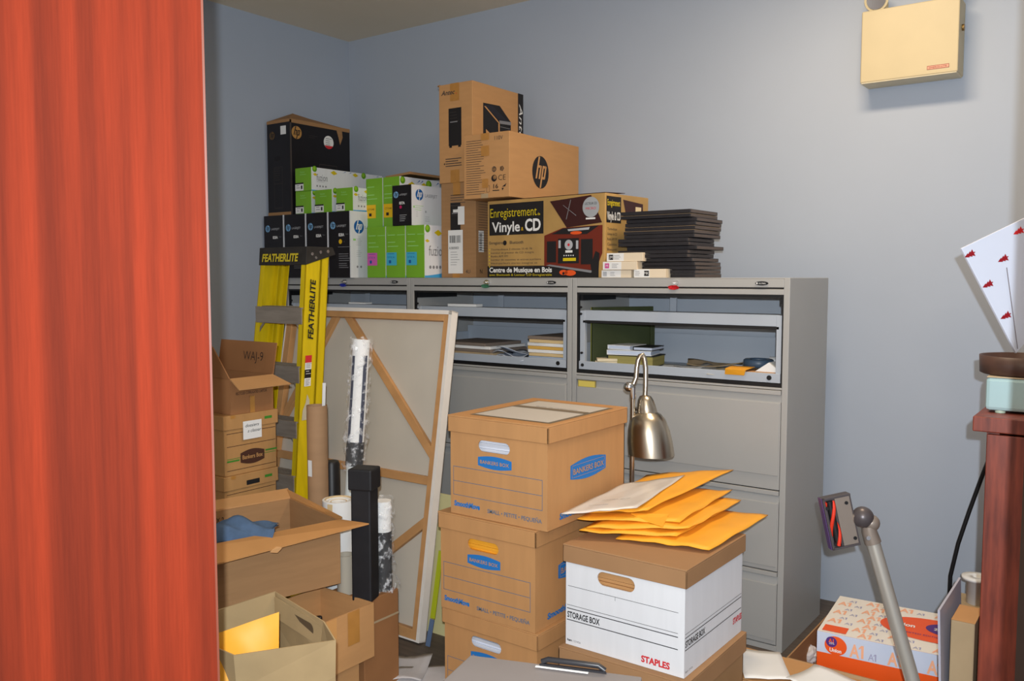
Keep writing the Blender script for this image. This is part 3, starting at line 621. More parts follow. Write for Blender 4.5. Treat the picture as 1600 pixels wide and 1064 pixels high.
t, mb, F, R, T = archive_box('topmost brown archive box of the tall stack, white label sheet on its lid', (c1.x, c1.y), zb1, BW, BD, BH, KB, KB, hole, PAPW)
bankers_print(t, mb, F, R, BW, BD)
lb = MB(); T2 = Face(lb, (-BW/2, -BD/2, BH), (1, 0, 0), (0, 1, 0), .0008)
T2.rect(.05, .035, BW-.015, BD-.05, M('grey tape border', (126, 112, 92), .5)); T2.rect(.062, .045, BW-.027, BD-.06, M('lid label paper', (196, 190, 182), .6), 2)
T2.rect(.062, .045+.20, BW-.027, .045+.235, M('grey tape border', (126, 112, 92), .5), 3); T2.text('Boite de rangement', .13, .285, .012, GRY, width=.16, k=4)
lb.build('lid_label', t)
c2 = onz(836, 990, BH+.001)
t, mb, F, R, T = archive_box('middle brown archive box of the tall stack, golden envelopes behind its hand hole', (c2.x, c2.y), BH+.001, BW, BD, BH, KB, KB, hole, MANILA, .0, fill_name='envelopes')
bankers_print(t, mb, F, R, BW, BD)
t, mb, F, R, T = archive_box('bottom brown archive box of the tall stack, silvery wrap behind its hand hole', (c2.x+.004, c2.y+.005), 0, BW, BD, BH, KB, KB, hole, PAPW, -.02)
bankers_print(t, mb, F, R, BW, BD)
# white storage box on a kraft one
SWD, SDD, SH = .378, .395, .300; KL = mat('kraft lid board', (162, 124, 88), .75, noise=.05, scale=5, bump=.08, spec=.2)
zw = .300
cw = ond(1069, 1037, 2.33)
hole2 = (-SWD*.5+SWD*.28, .198, -SWD*.5+SWD*.60, .238)
t, mb, F, R, T = archive_box('white storage box with brown lid, black lines and red lettering, under the golden mailers', (cw.x, cw.y), zw, SWD, SDD, SH, WCARD, KL, (hole2[0], .200, hole2[2], .240), KRAFTO, -.01, fill_name='folders')
def storage_print(F, w):
    for zz, th, a0 in ((.176, .0012, .02), (.119, .0012, .0), (.108, .0024, .0), (.074, .0024, .0)): F.rect(w*.02 if a0 else w*.0+.004, zz, w*.95, zz+th, INK)
    F.text('STORAGE BOX', .006, .083, .018, INK, width=w*.29, bold=.025)
    F.text('Item', .006, .012, .007, INK, width=.016, bold=.03); F.text('123456', .026, .012, .006, GRY, width=.026)
    F.text('STAPLES', w*.66, .014, .018, REDINK, width=w*.23, bold=.04)
storage_print(F, SWD); F.rect(SWD*.435, .165, SWD*.435+.001, .176, INK)
for zz, th in ((.119, .0012), (.108, .0024), (.074, .0024)): R.rect(.003, zz, SDD-.006, zz+th, INK)
R.text('STORAGE BOX', .004, .083, .018, INK, width=.125, bold=.025); R.text('STAPLES', SDD*.83, .042, .018, REDINK, width=.065, bold=.04); R.text('Item', .006, .012, .007, INK, width=.016); R.text('123456', .026, .012, .006, GRY, width=.026)
fin(t, mb)
ck = onz(1072, 1080, .26)
t, mb, F, R, T = archive_box('plain brown lidded box beneath the white storage box', (cw.x+.012, cw.y-.015), 0, .392, .41, .2990, mat('plain kraft board', (160, 124, 86), .75, noise=.05, scale=5, bump=.08, spec=.2), KL, (-.03, .200, .11, .235), MANILA, .0, .06, 'envelopes')
# ---------------- golden bubble mailers ----------------
def pillow(mb, FL, FR, BR, BL, th, m, n=14, seed=0, wr=.004, dz=0):
    rnd = random.Random(seed); ph = [rnd.uniform(0, 6) for _ in range(6)]; vs = []
    for s_ in (1, -1):
        for j in range(n+1):
            for i in range(n+1):
                u, v = i/n, j/n
                p = (FL*(1-u)+FR*u)*(1-v)+(BL*(1-u)+BR*u)*v
                e_ = (math.sin(math.pi*u)*math.sin(math.pi*v))**.45 if 0 < i < n and 0 < j < n else 0
                q = wr*(math.sin(9*u+5*v+ph[0])*math.sin(7*v-4*u+ph[1])+.5*math.sin(21*u+ph[2])*math.sin(17*v+ph[3]))
                vs.append(p+Vector((0, 0, s_*(th/2*e_+.0012)+q+dz)))
    N = (n+1)**2; fs = []
    for j in range(n):
        for i in range(n):
            a = j*(n+1)+i; fs.append((a, a+1, a+n+2, a+n+1)); fs.append((N+a, N+a+n+1, N+a+n+2, N+a+1))
    for i in range(n):
        fs.append((i+1, i, N+i, N+i+1)); a = n*(n+1)+i; fs.append((a, a+1, N+a+1, N+a))
        a = i*(n+1); fs.append((a, a+n+1, N+a+n+1, N+a)); a = i*(n+1)+n; fs.append((a+n+1, a, N+a, N+a+n+1))
    return mb.add(vs, fs, m, None, True)
ZL = zw+SH+.001
def corners(pts, zs): return [onz(x, y, z) for (x, y), z in zip(pts, zs)]
def mailer(label, pts, zs, th, seed, wr=.003):
    P = corners(pts, zs); c = sum(P, Vector())/4
    t = thing('bubble_mailer', label, 'envelope', c, 0, 'golden bubble mailers on the white storage box')
    pillow(MB(), *[p-c for p in P], th, MANILA, seed=seed, wr=wr).build('padded_body', t)
    return t, P, c
za = ZL+.011
mailer('lowest golden bubble mailer on the white box, jutting out at the right', [(962, 840), (1108, 859), (1200, 806), (1045, 788)], [za, za, za+.004, za], .014, 1)
mailer('second lowest golden bubble mailer on the white storage box', [(905, 829), (1057, 839), (1146, 788), (1000, 778)], [za+.016, za+.013, za+.016, za+.015], .012, 2)
mailer('third golden bubble mailer from the bottom of the pile on the white box', [(916, 824), (1076, 826), (1158, 781), (1006, 772)], [za+.026, za+.029, za+.032, za+.03], .012, 3)
t, P, c = mailer('second golden bubble mailer from the top, its folded flap sticking out in front', [(902, 812), (1062, 815), (1144, 766), (1004, 760)], [za+.040, za+.040, za+.048, za+.045], .013, 4)
fp = [p-c for p in corners([(986, 802), (1045, 803), (1036, 822), (1016, 816)], [za+.050, za+.050, za+.036, za+.038])]
MB().slab(fp, (0, -.001, -.0015), MANILA).build('flap', t)
zt_ = za+.062
P1 = [(899, 802), (1000, 797), (1146, 735), (1004, 748)]
t, P, c = mailer('topmost golden bubble mailer, with a white courier sleeve over its left half', [(899, 802), (1012, 797), (1146, 733), (1010, 742)], [zt_-.004, zt_, zt_+.026, zt_+.016], .016, 5)
q = [p-c for p in corners([(877, 803), (995, 794), (1070, 743), (975, 756)], [zt_+.006, zt_+.011, zt_+.030, zt_+.024])]
sl = MB(); pillow(sl, *q, .003, M('white courier sleeve', (206, 198, 190), .3), seed=9, wr=.002)
so = sl.build('courier_sleeve', t)
nrm = (q[1]-q[0]).cross(q[3]-q[0]).normalized()
wmb = MB(); Fw = Face(wmb, q[0]+nrm*.004, q[1]-q[0], q[3]-q[0], .001)
Fw.text('EXPEDITEUR / SENDER', .06, .12, .008, GRY, width=.09); Fw.text('DESTINATAIRE', .05, .06, .008, GRY, width=.06)
wmb.build('printing', so)
# ---------------- floor lamp ----------------
NI = M('brushed nickel', (190, 178, 160), .28, metal=1.); LP = onz(988, 597, 1.01); lx, ly = ond(988, 700, 3.05).x, ond(988, 700, 3.05).y
t = thing('floor_lamp', 'brushed nickel gooseneck floor lamp standing behind the tall archive box stack', 'lamp', (lx, ly, 0))
MB().lathe([(0, 0), (.115, 0), (.115, .012), (.10, .02), (.012, .026), (0, .026)], NI).build('base', t)
ptop = (ond(988, 604, 3.05)).z
MB().tube([(0, 0, .02), (0, 0, ptop)], .0085, NI, 16).build('pole', t)
kn = MB()
kn.lathe([(0, -.018), (.010, -.016), (.017, -.006), (.018, .004), (.012, .015), (0, .018)], CHROME, 20, T=Matrix.Translation((-.016, 0, ptop)) @ Matrix.Rotation(math.pi/2, 4, 'Y'))
kn.tube([(.0, 0, ptop-.04), (0, 0, ptop)], .011, CHROME, 16)
kn.build('joint_knob', t)
d_ = RT.copy()
def L3(px, py, D=3.05): v = ond(px, py, D); return (v.x-lx, v.y-ly, v.z)
path = [L3(989, 602), L3(994, 590), L3(995, 575), L3(997, 563), L3(1000, 556), L3(1004, 554), L3(1007, 560), L3(1009, 575), L3(1009, 600), L3(1008, 622)]
MB().tube(path, .0085, NI, 14).build('neck', t)
cxh, cyh, _ = L3(1008, 630); ztop = L3(1008, 617)[2]; zbot = L3(1019, 710)[2]; hh_ = ztop-zbot
cxs, cys, _ = L3(1018, 700)
Tm = Matrix(((1, 0, (cxs-cxh)/-hh_, cxh), (0, 1, (cys-cyh)/-hh_, cyh), (0, 0, 1, ztop), (0, 0, 0, 1)))
pr = [(.008, 0), (.020, -.004), (.028, -.018), (.034, -.045), (.036, -.058), (.037, -.060), (.048, -.066), (.062, -.085), (.072, -.12), (.078, -.16), (.080, -hh_)]
sh = MB().lathe(pr, NI, 40, Tm).lathe([(r-.0015, z) for r, z in pr][::-1], M('white lamp lining', (220, 214, 200), .6), 40, Tm).build('lamp_shade', t)
MB().lathe([(0, -.19-.035+.06), (.018, -.16), (.026, -.135), (.02, -.10), (.013, -.08), (.013, -.05)][::-1], WHITE, 20, Tm).build('bulb', t)
MB().tube([Tm @ Vector((-.034, -.01, -.05)), Tm @ Vector((-.044, -.013, -.05))], .007, CHROME, 10).build('shade_screw', sh)
# ---------------- stretched canvas and board ----------------
A = Vector((-2.15, 2.385, 0)); B = Vector((-2.215, 2.665, 1.2355)); CWI = .99
t = thing('stretched_canvas', 'large stretched canvas seen from the back, leaning behind the ladder and rolled tubes', 'canvas', A, 0)
u = Vector((-1, 0, 0)); v = (B-A); Hc = v.length; v.normalize(); n = v.cross(u).normalized()
if n.y > 0: n = -n
th = .035
def Q(a, b, c=0): return u*a + v*b + n*c
mb = MB(); mb.slab([Q(0, 0), Q(CWI, 0), Q(CWI, Hc), Q(0, Hc)], -n*.003, CANV); mb.build('canvas_cloth', t)
mb = MB()
mb.slab([Q(0, 0, th), Q(.006, 0, th), Q(.006, Hc, th), Q(0, Hc, th)], -n*(th+.003), CANVW); mb.slab([Q(CWI-.006, 0, th), Q(CWI, 0, th), Q(CWI, Hc, th), Q(CWI-.006, Hc, th)], -n*(th+.003), CANVW)
mb.slab([Q(0, Hc-.006, th), Q(CWI, Hc-.006, th), Q(CWI, Hc, th), Q(0, Hc, th)], -n*(th+.003), CANVW); mb.slab([Q(0, 0, th), Q(CWI, 0, th), Q(CWI, .006, th), Q(0, .006, th)], -n*(th+.003), CANVW)
mb.slab([Q(0, Hc-.016, th+.001), Q(CWI, Hc-.016, th+.001), Q(CWI, Hc, th+.001), Q(0, Hc, th+.001)], -n*.001, CANVW); mb.slab([Q(0, 0, th+.001), Q(.016, 0, th+.001), Q(.016, Hc, th+.001), Q(0, Hc, th+.001)], -n*.001, CANVW)
mb.build('canvas_edge', t)
def bar(a, b, w, name='stretcher_bar', hgt=.02):
    a = Vector(a); b = Vector(b); d2 = (b-a).normalized(); s2 = Vector((-d2.y, d2.x))*w/2
    pts = [Q(*(a+s2), hgt), Q(*(b+s2), hgt), Q(*(b-s2), hgt), Q(*(a-s2), hgt)]
    MB().slab(pts, -n*(hgt-.001), WOOD).build(name, t, .0015)
e_ = .024; o2 = th-.002
bar((e_, .006), (e_, Hc-.006), .036, hgt=o2); bar((CWI-e_, .006), (CWI-e_, Hc-.006), .036, hgt=o2)
bar((.042, Hc-e_), (CWI-.042, Hc-e_), .036, hgt=o2); bar((.042, e_), (CWI-.042, e_), .036, hgt=o2)
mid = CWI/2; hm = Hc*.50
def cpos(px, py):
    """canvas coordinates under a photo point"""
    d = ray(px, py); nn = n; s = (A-C0).dot(nn)/d.dot(nn); p = C0+d*s-A; return Vector((p.dot(u), p.dot(v)))
pt = cpos(556, 496); pr_ = cpos(676, 690); pm = cpos(668, 752); pl = cpos(590, 737); pb = cpos(672, 820); pb2 = cpos(612, 868)
dr = (pr_-pt); bar(pt+dr*.02, pt+dr*((pt.x-.036)/(pt.x-pr_.x)), .034, 'diagonal_brace')
pL = Vector((CWI-.04, pr_.y)); pt2 = Vector((pt.x+.03, pt.y)); bar(pt2, pL, .034, 'diagonal_brace')
bar((.042, pm.y), (CWI-.042, pm.y+.0), .034, 'cross_brace', .024)
db = pb2-pb; k_ = (pb.y-.05)/abs(db.y); bar(Vector((.042, pb.y+.01)), pb+db*min(k_, 6), .034, 'diagonal_brace')
o = MB().slab([(-.02, 0, 0), (-.6, 0, 0), (-.6, .10, .52), (-.02, .10, .52)], (0, .008, 0), M('pale yellow board', (206, 198, 146), .8)).build('foam_board', None, loc=(-2.035, 2.47, 0))
tag(o, 'pale yellow board leaning behind the stretched canvas, next to the tall box stack', 'board')
o = MB().slab([(0, 0, 0), (.022, -.0, 0), (.026, .045, .24), (.004, .045, .24)], (0, .003, 0), M('lime green strip', (170, 180, 30), .6)).slab([(-.006, -.02, -.1), (.014, -.02, -.1), (.02, -.001, -.005), (.0, -.001, -.005)], (0, .003, 0), M('blue strip', (90, 110, 140), .6)).build('marking_strip', None, loc=tuple(onz(672, 965, .13)))
tag(o, 'narrow lime green strip standing against the pale yellow board', 'strip')
# ---------------- yellow step ladder ----------------
YLd = 2.42; zc = 1.50
xr = ony(480, 410, YLd).x; xl = ony(411, 410, YLd).x
t = thing('step_ladder', 'x', 'ladder', (xr+.022, 2.235, 0))
t['label'] = 'folded yellow fibreglass step ladder with a black top cap, leaning in front of the canvas'
ld = xr-xl                                                # width at the cap
lean = .165                                                # the top stands this far behind the feet
def lpt(x, y, z): return Vector((x, y + lean*z/zc, z))
FL_ = .050                                                # flare of each side at the floor
def channel(x_top, x_bot, side, y0, y1, name, m=YEL, z0=.0, z1=zc-.03):
    """C-shaped rail: web in the YZ plane, flanges pointing inward"""
    mb = MB(); tw = .004; fw2 = .028
    def pz(x, y, z): f = (z-0)/(zc); return lpt(x_bot+(x_top-x_bot)*f+x, y, z)
    for xa, xb, ya, yb in ((0, -side*tw, y0, y1), (0, -side*fw2, y0, y0+tw), (0, -side*fw2, y1-tw, y1)):
        vs = [pz(x, y, z) for z in (z0, z1) for y in (ya, yb) for x in (xa, xb)]
        mb.add(vs, [(0, 2, 3, 1), (4, 5, 7, 6), (0, 1, 5, 4), (1, 3, 7, 5), (3, 2, 6, 7), (2, 0, 4, 6)], m)
    return mb.build(name, t)
RB = FL_*.3+.035
rr = channel(0, RB, 1, 0, .078, 'rail'); channel(-ld, -ld-FL_, -1, 0, .078, 'rail')
channel(-.006, RB-.006, 1, .088, .128, 'rear_rail'); channel(-ld+.006, -ld-FL_+.006, -1, .088, .128, 'rear_rail')
capm = mat('dusty black plastic', (44, 41, 38), .6, noise=.25, scale=14)
cb = MB()
yt = lean
cb.slab([(.006, yt-.012, zc-.075), (-ld-.008, yt-.012, zc-.075), (-ld-.006, yt-.006, zc), (.004, yt-.006, zc)], (0, .006, 0), capm)
cb.slab([(.004, yt-.006, zc), (.004, yt+.135, zc), (-ld-.006, yt+.135, zc), (-ld-.006, yt-.006, zc)], (0, 0, -.006), capm)
for xx in (.002, -ld-.010): cb.slab([(xx, yt-.012, zc-.075), (xx, yt-.006, zc), (xx, yt+.135, zc), (xx, yt+.150, zc-.03)], (.006, 0, 0), capm)
cap = cb.build('top_cap', t, .002)
mb = MB(); Fc = Face(mb, (-ld-.006, yt-.013, zc-.055), (1, 0, 0), (0, -.0, 1), .0012); Fc.text('FEATHERLITE', .022, -.004, .032, M('yellow lettering', (206, 184, 40), .6), width=ld-.05, bold=.035, shear=.25)
mb.build('lettering', cap)
bt = MB()
for yy, zz in ((.02, -.03), (.065, -.022), (.105, -.018)): MB().tube([(.007, yt+yy, zc+zz), (.011, yt+yy, zc+zz)], .007, CHROME, 10).build('rivet', cap)
MB().tube([(.007, yt+.04, zc-.045), (.011, yt+.04, zc-.045)], .006, CHROME, 10).build('rivet', cap)
def lz(py, D=3.55): return ond(478, py, D).z
stz = [lz(490), lz(582), lz(668), lz(752)]
stz.append(stz[-1]*2-stz[-2]+.0)
for i, z in enumerate(stz[:5]):
    fz = z/zc; xa = -ld-FL_*(1-fz)+.004; xb = RB*(1-fz)-.004; y = lean*z/zc
    s = MB(); s.box(xa, xb, y-.004, y+.076, z+.018, z+.024, ALU); s.box(xa, xb, y-.008, y-.003, z-.045, z+.024, ALU); s.box(xa, xb, y+.072, y+.077, z-.01, z+.02, ALU)
    for q in range(5): s.box(xa, xb, y+.006+q*.014, y+.010+q*.014, z+.024, z+.026, ALU)
    s.build('step', t, .001)
    if i < 4:
        for xa_, xb_ in ((xa+.005, xa+.075), (xb-.005, xb-.075)):
            MB().tube([(xa_, y+.01-.008, z-.085), (xb_, y+.005, z-.008)], .005, ALU, 8).build('step_brace', t)
mb = MB()
Fr = Face(mb, lpt(RB*.45, 0, .85), (0, 1, 0), lpt(-RB/1.5, 0, 1.0)-lpt(0, 0, 0.0), .002)
Fr.text('FEATHERLITE', .052, .27, .028, INK, width=.25, rot=math.pi/2, bold=.03, shear=.22)
Fr.rect(.018, .175, .052, .205, REDINK); Fr.rect(.018, .147, .052, .175, WHITE); Fr.rect(.018, .112, .052, .147, INK); Fr.rect(.018, .078, .052, .112, WHITE); Fr.lines(.021, .17, .028, 3, .007, GRY, .002, 3); Fr.lines(.021, .105, .028, 4, .007, GRY, .002, 3); Fr.lines(.021, .139, .028, 2, .01, WHITE, .002, 3)
Fr.poly([(.014, -.06), (.052, -.06), (.05, .02), (.036, .045), (.03, .01), (.016, -.02)], M('torn label', (196, 186, 160), .8))
mb.build('lettering', rr)
for xx, f_ in ((RB, 1), (-ld-FL_, -1)):
    MB().box(xx-(.03 if f_ > 0 else .002), xx+(.002 if f_ > 0 else .03), -.004, .08, .0, .05, capm).build('foot', t)
# ---------------- open cartons: helper ----------------
def tray(mb, w, d, h, m, t=.005):
    mb.box(-w/2, w/2, -d/2, -d/2+t, 0, h, m); mb.box(-w/2, w/2, d/2-t, d/2, 0, h, m)
    mb.box(-w/2, -w/2+t, -d/2+t, d/2-t, 0, h, m); mb.box(w/2-t, w/2, -d/2+t, d/2-t, 0, h, m); mb.box(-w/2+t, w/2-t, -d/2+t, d/2-t, 0, t, m)
    return mb
def open_carton(name, label, corner, z, w, d, h, m, rz=0, cat='box'):
    cx, cy = base_from_corner(corner[0], corner[1], w, d, rz)
    t = thing(name, label, cat, (cx, cy, z), rz)
    tray(MB(), w, d, h, m).build('carton_body', t)
    return t
def flap(t, w, d, h, side, length, ang, m, taper=.0, inset=0.0):
    """flap hinged on the rim; ang 0 = lying outward level, 90 = standing up, -60 = hanging down"""
    a = math.radians(ang); ca, sa = math.cos(a)*length, math.sin(a)*length
    if side == 'R': P = [(w/2, -d/2+inset, h), (w/2, d/2-inset, h), (w/2+ca, d/2-taper, h+sa), (w/2+ca, -d/2+taper, h+sa)]; off = (0, 0, .004)
    if side == 'L': P = [(-w/2, d/2-inset, h), (-w/2, -d/2+inset, h), (-w/2-ca, -d/2+taper, h+sa), (-w/2-ca, d/2-taper, h+sa)]; off = (0, 0, .004)
    if side == 'F': P = [(-w/2+inset, -d/2, h), (w/2-inset, -d/2, h), (w/2-taper, -d/2-ca, h+sa), (-w/2+taper, -d/2-ca, h+sa)]; off = (0, 0, .004)
    if side == 'B': P = [(w/2-inset, d/2, h), (-w/2+inset, d/2, h), (-w/2+taper, d/2+ca, h+sa), (w/2-taper, d/2+ca, h+sa)]; off = (0, 0, .004)
    n_ = (Vector(P[1])-Vector(P[0])).cross(Vector(P[3])-Vector(P[0])).normalized()*.004
    return MB().slab(P, n_, m).build('flap', t)
# ---------------- stack at the left by the ladder ----------------
KR = mat('record box kraft', (178, 134, 84), .7, noise=.05, scale=5, stretch=(5, 5, 1), bump=.08, spec=.2); GIN = M('green ink', (60, 130, 40), .6); BRINK = M('brown ink', (70, 40, 28), .6)
cs = ond(349.5, 738, 3.1); RH = .2195; RW = .33
dR = onx(433, 650, cs.x).y - cs.y
for i in range(4):
    lab = ['bottom', 'second from the bottom', 'third, black slot in side,', 'topmost'][i]
    t = thing('record_box', 'brown record box beside the ladder, '+lab+(', white label on its side' if i == 3 else '')+' of its stack' if i != 3 else 'topmost brown record box beside the ladder, white handwritten label on its side', 'box', (*base_from_corner(cs.x, cs.y+.004*(i % 2), RW, dR), RH*i+.0005*i))
    MB().box(-RW/2+.006, RW/2-.006, -dR/2+.006, dR/2-.006, 0, RH-.05, KR).build('box_body', t, .002)
    MB().box(-RW/2, RW/2, -dR/2, dR/2, RH-.052, RH, KR).build('lid', t, .002)
    mb = MB(); R = Face(mb, (RW/2-.0055, -dR/2, 0), (0, 1, 0), (0, 0, 1)); R2 = Face(mb, (RW/2, -dR/2, 0), (0, 1, 0), (0, 0, 1))
    for q, zz in enumerate((.152, .105, .060, .018)): R.rect(.015, zz, dR-.01, zz+.002, BRINK if q != 2 else GIN)
    R2.rect(dR*.74, RH-.03, dR*.88, RH-.02, GIN); R2.rect(.03, RH-.012, .05, RH-.0, TAPE)
    n_ = 12; oa, ob, ow, oh = dR*.30, .042, dR*.44, .034
    R.poly([(oa+ow*j/n_, ob-.3*oh*math.sin(math.pi*j/n_)) for j in range(n_+1)]+[(oa+ow*(1-j/n_), ob+oh+.3*oh*math.sin(math.pi*j/n_)) for j in range(n_+1)], BRINK, 2)
    R.text('Bankers Box', dR*.52, ob+oh*.3, oh*.45, KR, width=ow*.85, center=True, bold=.02, k=3)
    R.rect(dR*.06, .050, dR*.28, .056, GIN, 2); R.rect(dR*.76, .068, dR*.98, .074, GIN, 2)
    if i == 3:
        R2.rect(dR*.34, RH-.095, dR*.68, RH-.028, WHITE, 2); R2.text('dossiers', dR*.38, RH-.05, .012, INK, width=.06, shear=.3, k=3); R2.text('a classer', dR*.42, RH-.07, .012, INK, width=.06, shear=.3, k=3)
    elif i == 2:
        R2.rect(dR*.40, RH-.043, dR*.64, RH-.026, INK, 2)
    fin(t, mb)
KD = mat('shaded brown kraft', (150, 104, 66), .8, noise=.06, scale=6, bump=.1, spec=.2)
zt2 = RH*4+.002; ct = ond(369, 650, 3.14); dT = onx(434, 600, ct.x).y-ct.y; hT = .132; wT = .34
t = open_carton('open_carton', 'open brown carton with handwriting on its raised flap, on top of the record boxes', (ct.x, cs.y+.04), zt2, wT, dT, hT, KD)
b_ = flap(t, wT, dT, hT, 'B', .118, 80, KD)
flap(t, wT, dT, hT, 'R', .085, -22, KRAFTO, -.02); flap(t, wT, dT, hT, 'L', .12, 70, KD); flap(t, wT, dT, hT, 'F', .12, 72, KD, .04)
mb = MB(); F = Face(mb, (-wT/2, dT/2-.004, hT), (1, 0, 0), (0, math.cos(math.radians(80)), math.sin(math.radians(80))), .003)
F.text('WAJ-9', wT*.48, .045, .036, INK, width=.12, bold=-.012, shear=-.1); R = Face(mb, (wT/2, -dT/2, 0), (0, 1, 0), (0, 0, 1))
R.text('MADE IN CANADA', dT*.30, hT-.045, .009, BRINK, width=dT*.45); R.text('RECYCLED CORRUGATED CARTON', dT*.12, hT-.062, .010, BRINK, width=dT*.72, bold=.02); R.text('12 x 9', dT*.42, hT-.075, .006, BRINK)
R.rect(dT*.44, .0, dT*.55, hT*.46, TAPE, 2); fin(t, mb)
# ---------------- cartons on the floor at the left ----------------
pa3 = onz(587, 941, .345)
z4 = .33; p4 = onz(620, 924, z4)
t, mb, F, R, T = carton('tube_carton', 'closed brown carton with a pale tape seam, under the black case and plastic-wrapped roll', 'box', (-1.998, pa3.y+.004), 0, .17, .16, z4, KD)
R.rect(0, z4-.085, .16, z4-.078, KRAFTP, 2); fin(t, mb)
z3 = .345; h3 = .175
pa, pb_ = onz(587, 941, z3), onz(507, 961, z3); X3_ = (pa.x+pb_.x)/2
t = open_carton('open_carton', 'open brown carton with tape on its side, below the big open carton', (X3_+.022, pa.y-.230), z3-h3, .25, .225, h3, KRAFTO)
w, d = .25, .225; mb = MB(); R = Face(mb, (w/2, -d/2, 0), (0, 1, 0), (0, 0, 1)); R.rect(d*.50, .07, d*.72, h3, TAPE, 2); R.rect(d*.12, .11, d*.3, h3, mat('clear tape', (202, 150, 92), .35), 2); fin(t, mb)
tag(MB().lathe([(0, 0), (.012, 0), (.014, .01), (.014, .03), (.01, .035), (.01, .05), (0, .05)], mat('dark glossy plastic', (24, 26, 32), .15), 16).build('bottle_cap_jar', None, loc=(X3_-.06, pa.y-.16, z3-h3+.11)), 'small dark glossy object peeping out of the open taped carton', 'jar')
bpy.data.objects['bottle_cap_jar'].name = 'glossy_jar'
t, mb, F, R, T = carton('support_carton', 'brown carton at the floor under the open taped carton', 'box', (X3_-.01, pa.y-.24), 0, .30, .20, z3-h3-.001, KRAFTO); fin(t, mb)
# big open carton with BOX 2 inside
zr2 = .60; r1 = onz(531, 813, zr2); r2 = onz(338, 851, zr2)
u2 = Vector((r2.x-r1.x, r2.y-r1.y, 0)).normalized(); ang2 = math.atan2(u2.y, u2.x)
# local frame: front wall faces local +X, its local +Y end is the right end in the photo
rz2 = ang2+math.pi/2; W2, D2 = .36, .50; h2 = .205
cx = r1.x + u2.x*D2/2 + math.cos(rz2+math.pi)*W2/2; cy = r1.y + u2.y*D2/2 + math.sin(rz2+math.pi)*W2/2
t = thing('open_carton', 'large open brown carton marked BOX 2 inside, blue cloth hanging over its near edge', 'box', (cx, cy, zr2-h2), rz2)
tray(MB(), W2, D2, h2, KRAFTD).build('carton_body', t)
KF = mat('flap kraft', (182, 132, 80), .75, noise=.05, scale=7, bump=.1, spec=.2)
ca, sa = .052, -.030
MB().slab([(W2/2, -D2/2, h2), (W2/2, D2/2, h2), (W2/2+.070, D2/2+.065, h2-.010), (W2/2+.085, -D2/2, h2-.035)], (0, 0, .004), KF).build('flap', t)
fb = MB().slab([(-W2/2, -D2/2, h2), (-W2/2, D2/2, h2), (-W2/2-.06, D2/2+.02, h2+.018), (-W2/2-.06, -D2/2, h2+.018)], (0, 0, .004), KRAFTO).build('flap', t)
MB().slab([(-W2/2, D2/2, h2), (W2/2, D2/2, h2), (W2/2-.01, D2/2+.014, h2+.003), (-W2/2-.05, D2/2+.012, h2+.018)], (0, 0, .004), KF).build('flap', t)
mb = MB(); F = Face(mb, (-W2/2+.005, D2/2, 0), (0, -1, 0), (0, 0, 1), .001)
# inner face of the far wall
F = Face(mb, (-W2/2+.005, -D2/2, 0), (0, 1, 0), (0, 0, 1), .001); F.text('BOX 2', D2*.42, h2-.04, .018, INK, width=.05, k=2); fin(t, mb)
MB().slab([(W2/2+.08, -.02, h2-.030), (W2/2+.085, .0, h2-.034), (W2/2+.088, .012, h2-.022), (W2/2+.078, .0, h2-.02)], (0, 0, .004), KRAFTO).build('torn_paper', t)
p = onz(378, 838, zr2-.01)
cl = MB(); rnd = random.Random(4)
vs = []; N1, N2 = 14, 10
for j in range(N2+1):
    for i in range(N1+1):
        a, b_ = i/N1, j/N2
        vs.append(((a-.5)*.19+.01*math.sin(9*b_), (b_-.5)*.12, .018*math.sin(7*a+3*b_)*math.sin(5*b_+2*a)+.03*math.exp(-((a-.5)**2+(b_-.5)**2)*6)-.03*(1 if b_ < .1 else 0)))
vs += [(x, y, z-.006) for x, y, z in vs]; n0 = (N1+1)*(N2+1); fs = []
for j in range(N2):
    for i in range(N1):
        a = j*(N1+1)+i; fs += [(a, a+1, a+N1+2, a+N1+1), (n0+a, n0+a+N1+1, n0+a+N1+2, n0+a+1)]
cl.add(vs, fs, M('slate blue cloth', (74, 96, 124), .9, noise=.12, scale=30), None, True)
o = cl.build('cloth', None, loc=(p.x, p.y, zr2+.012), rz=YAW+.15); tag(o, 'crumpled slate blue cloth lying over the near edge of the large open carton', 'cloth')
t, mb, F, R, T = carton('support_carton', 'brown carton holding up the large open carton, hidden behind the paper bag', 'box', (cx+.10, cy-.08), 0, .34, .26, zr2-h2-.002, KRAFTD, rz=rz2); t.location = (cx-.08, cy-.10, 0); fin(t, mb)
# paper bag at the bottom left
zbag = .52; PB = [onz(x, y, zbag) for x, y in ((333, 1010), (365, 1024), (525, 1000), (507, 978), (430, 935), (330, 962))]
PB = [Vector((p.x, p.y, 0)) for p in PB]; cbag = sum(PB, Vector())/6
BAGM = mat('paper bag kraft', (166, 142, 104), .8, noise=.06, scale=10, bump=.2, spec=.2)
t = thing('paper_bag', 'open brown paper carrier bag with a golden envelope in it, at the bottom left', 'bag', cbag)
tops = [p-cbag for p in PB]; zs = [zbag, zbag, zbag+.0, zbag+.012, zbag+.02, zbag+.01]
mb = MB(); rows = []
for k_ in range(7):
    f_ = k_/6; ring = []
    for p, z_ in zip(tops, zs):
        ring.append(Vector((p.x*(.86+.14*f_), p.y*(.86+.14*f_), z_*f_)) + Vector((.006*math.sin(f_*9+p.x*40), .006*math.cos(f_*7+p.y*40), 0))*(1 if 0 < f_ < 1 else 0))
    rows.append(ring)
vs = [p for r_ in rows for p in r_]; vin = [Vector((p.x*.975, p.y*.975, p.z)) for p in vs]; n6 = 6; base = len(vs)
fs = []
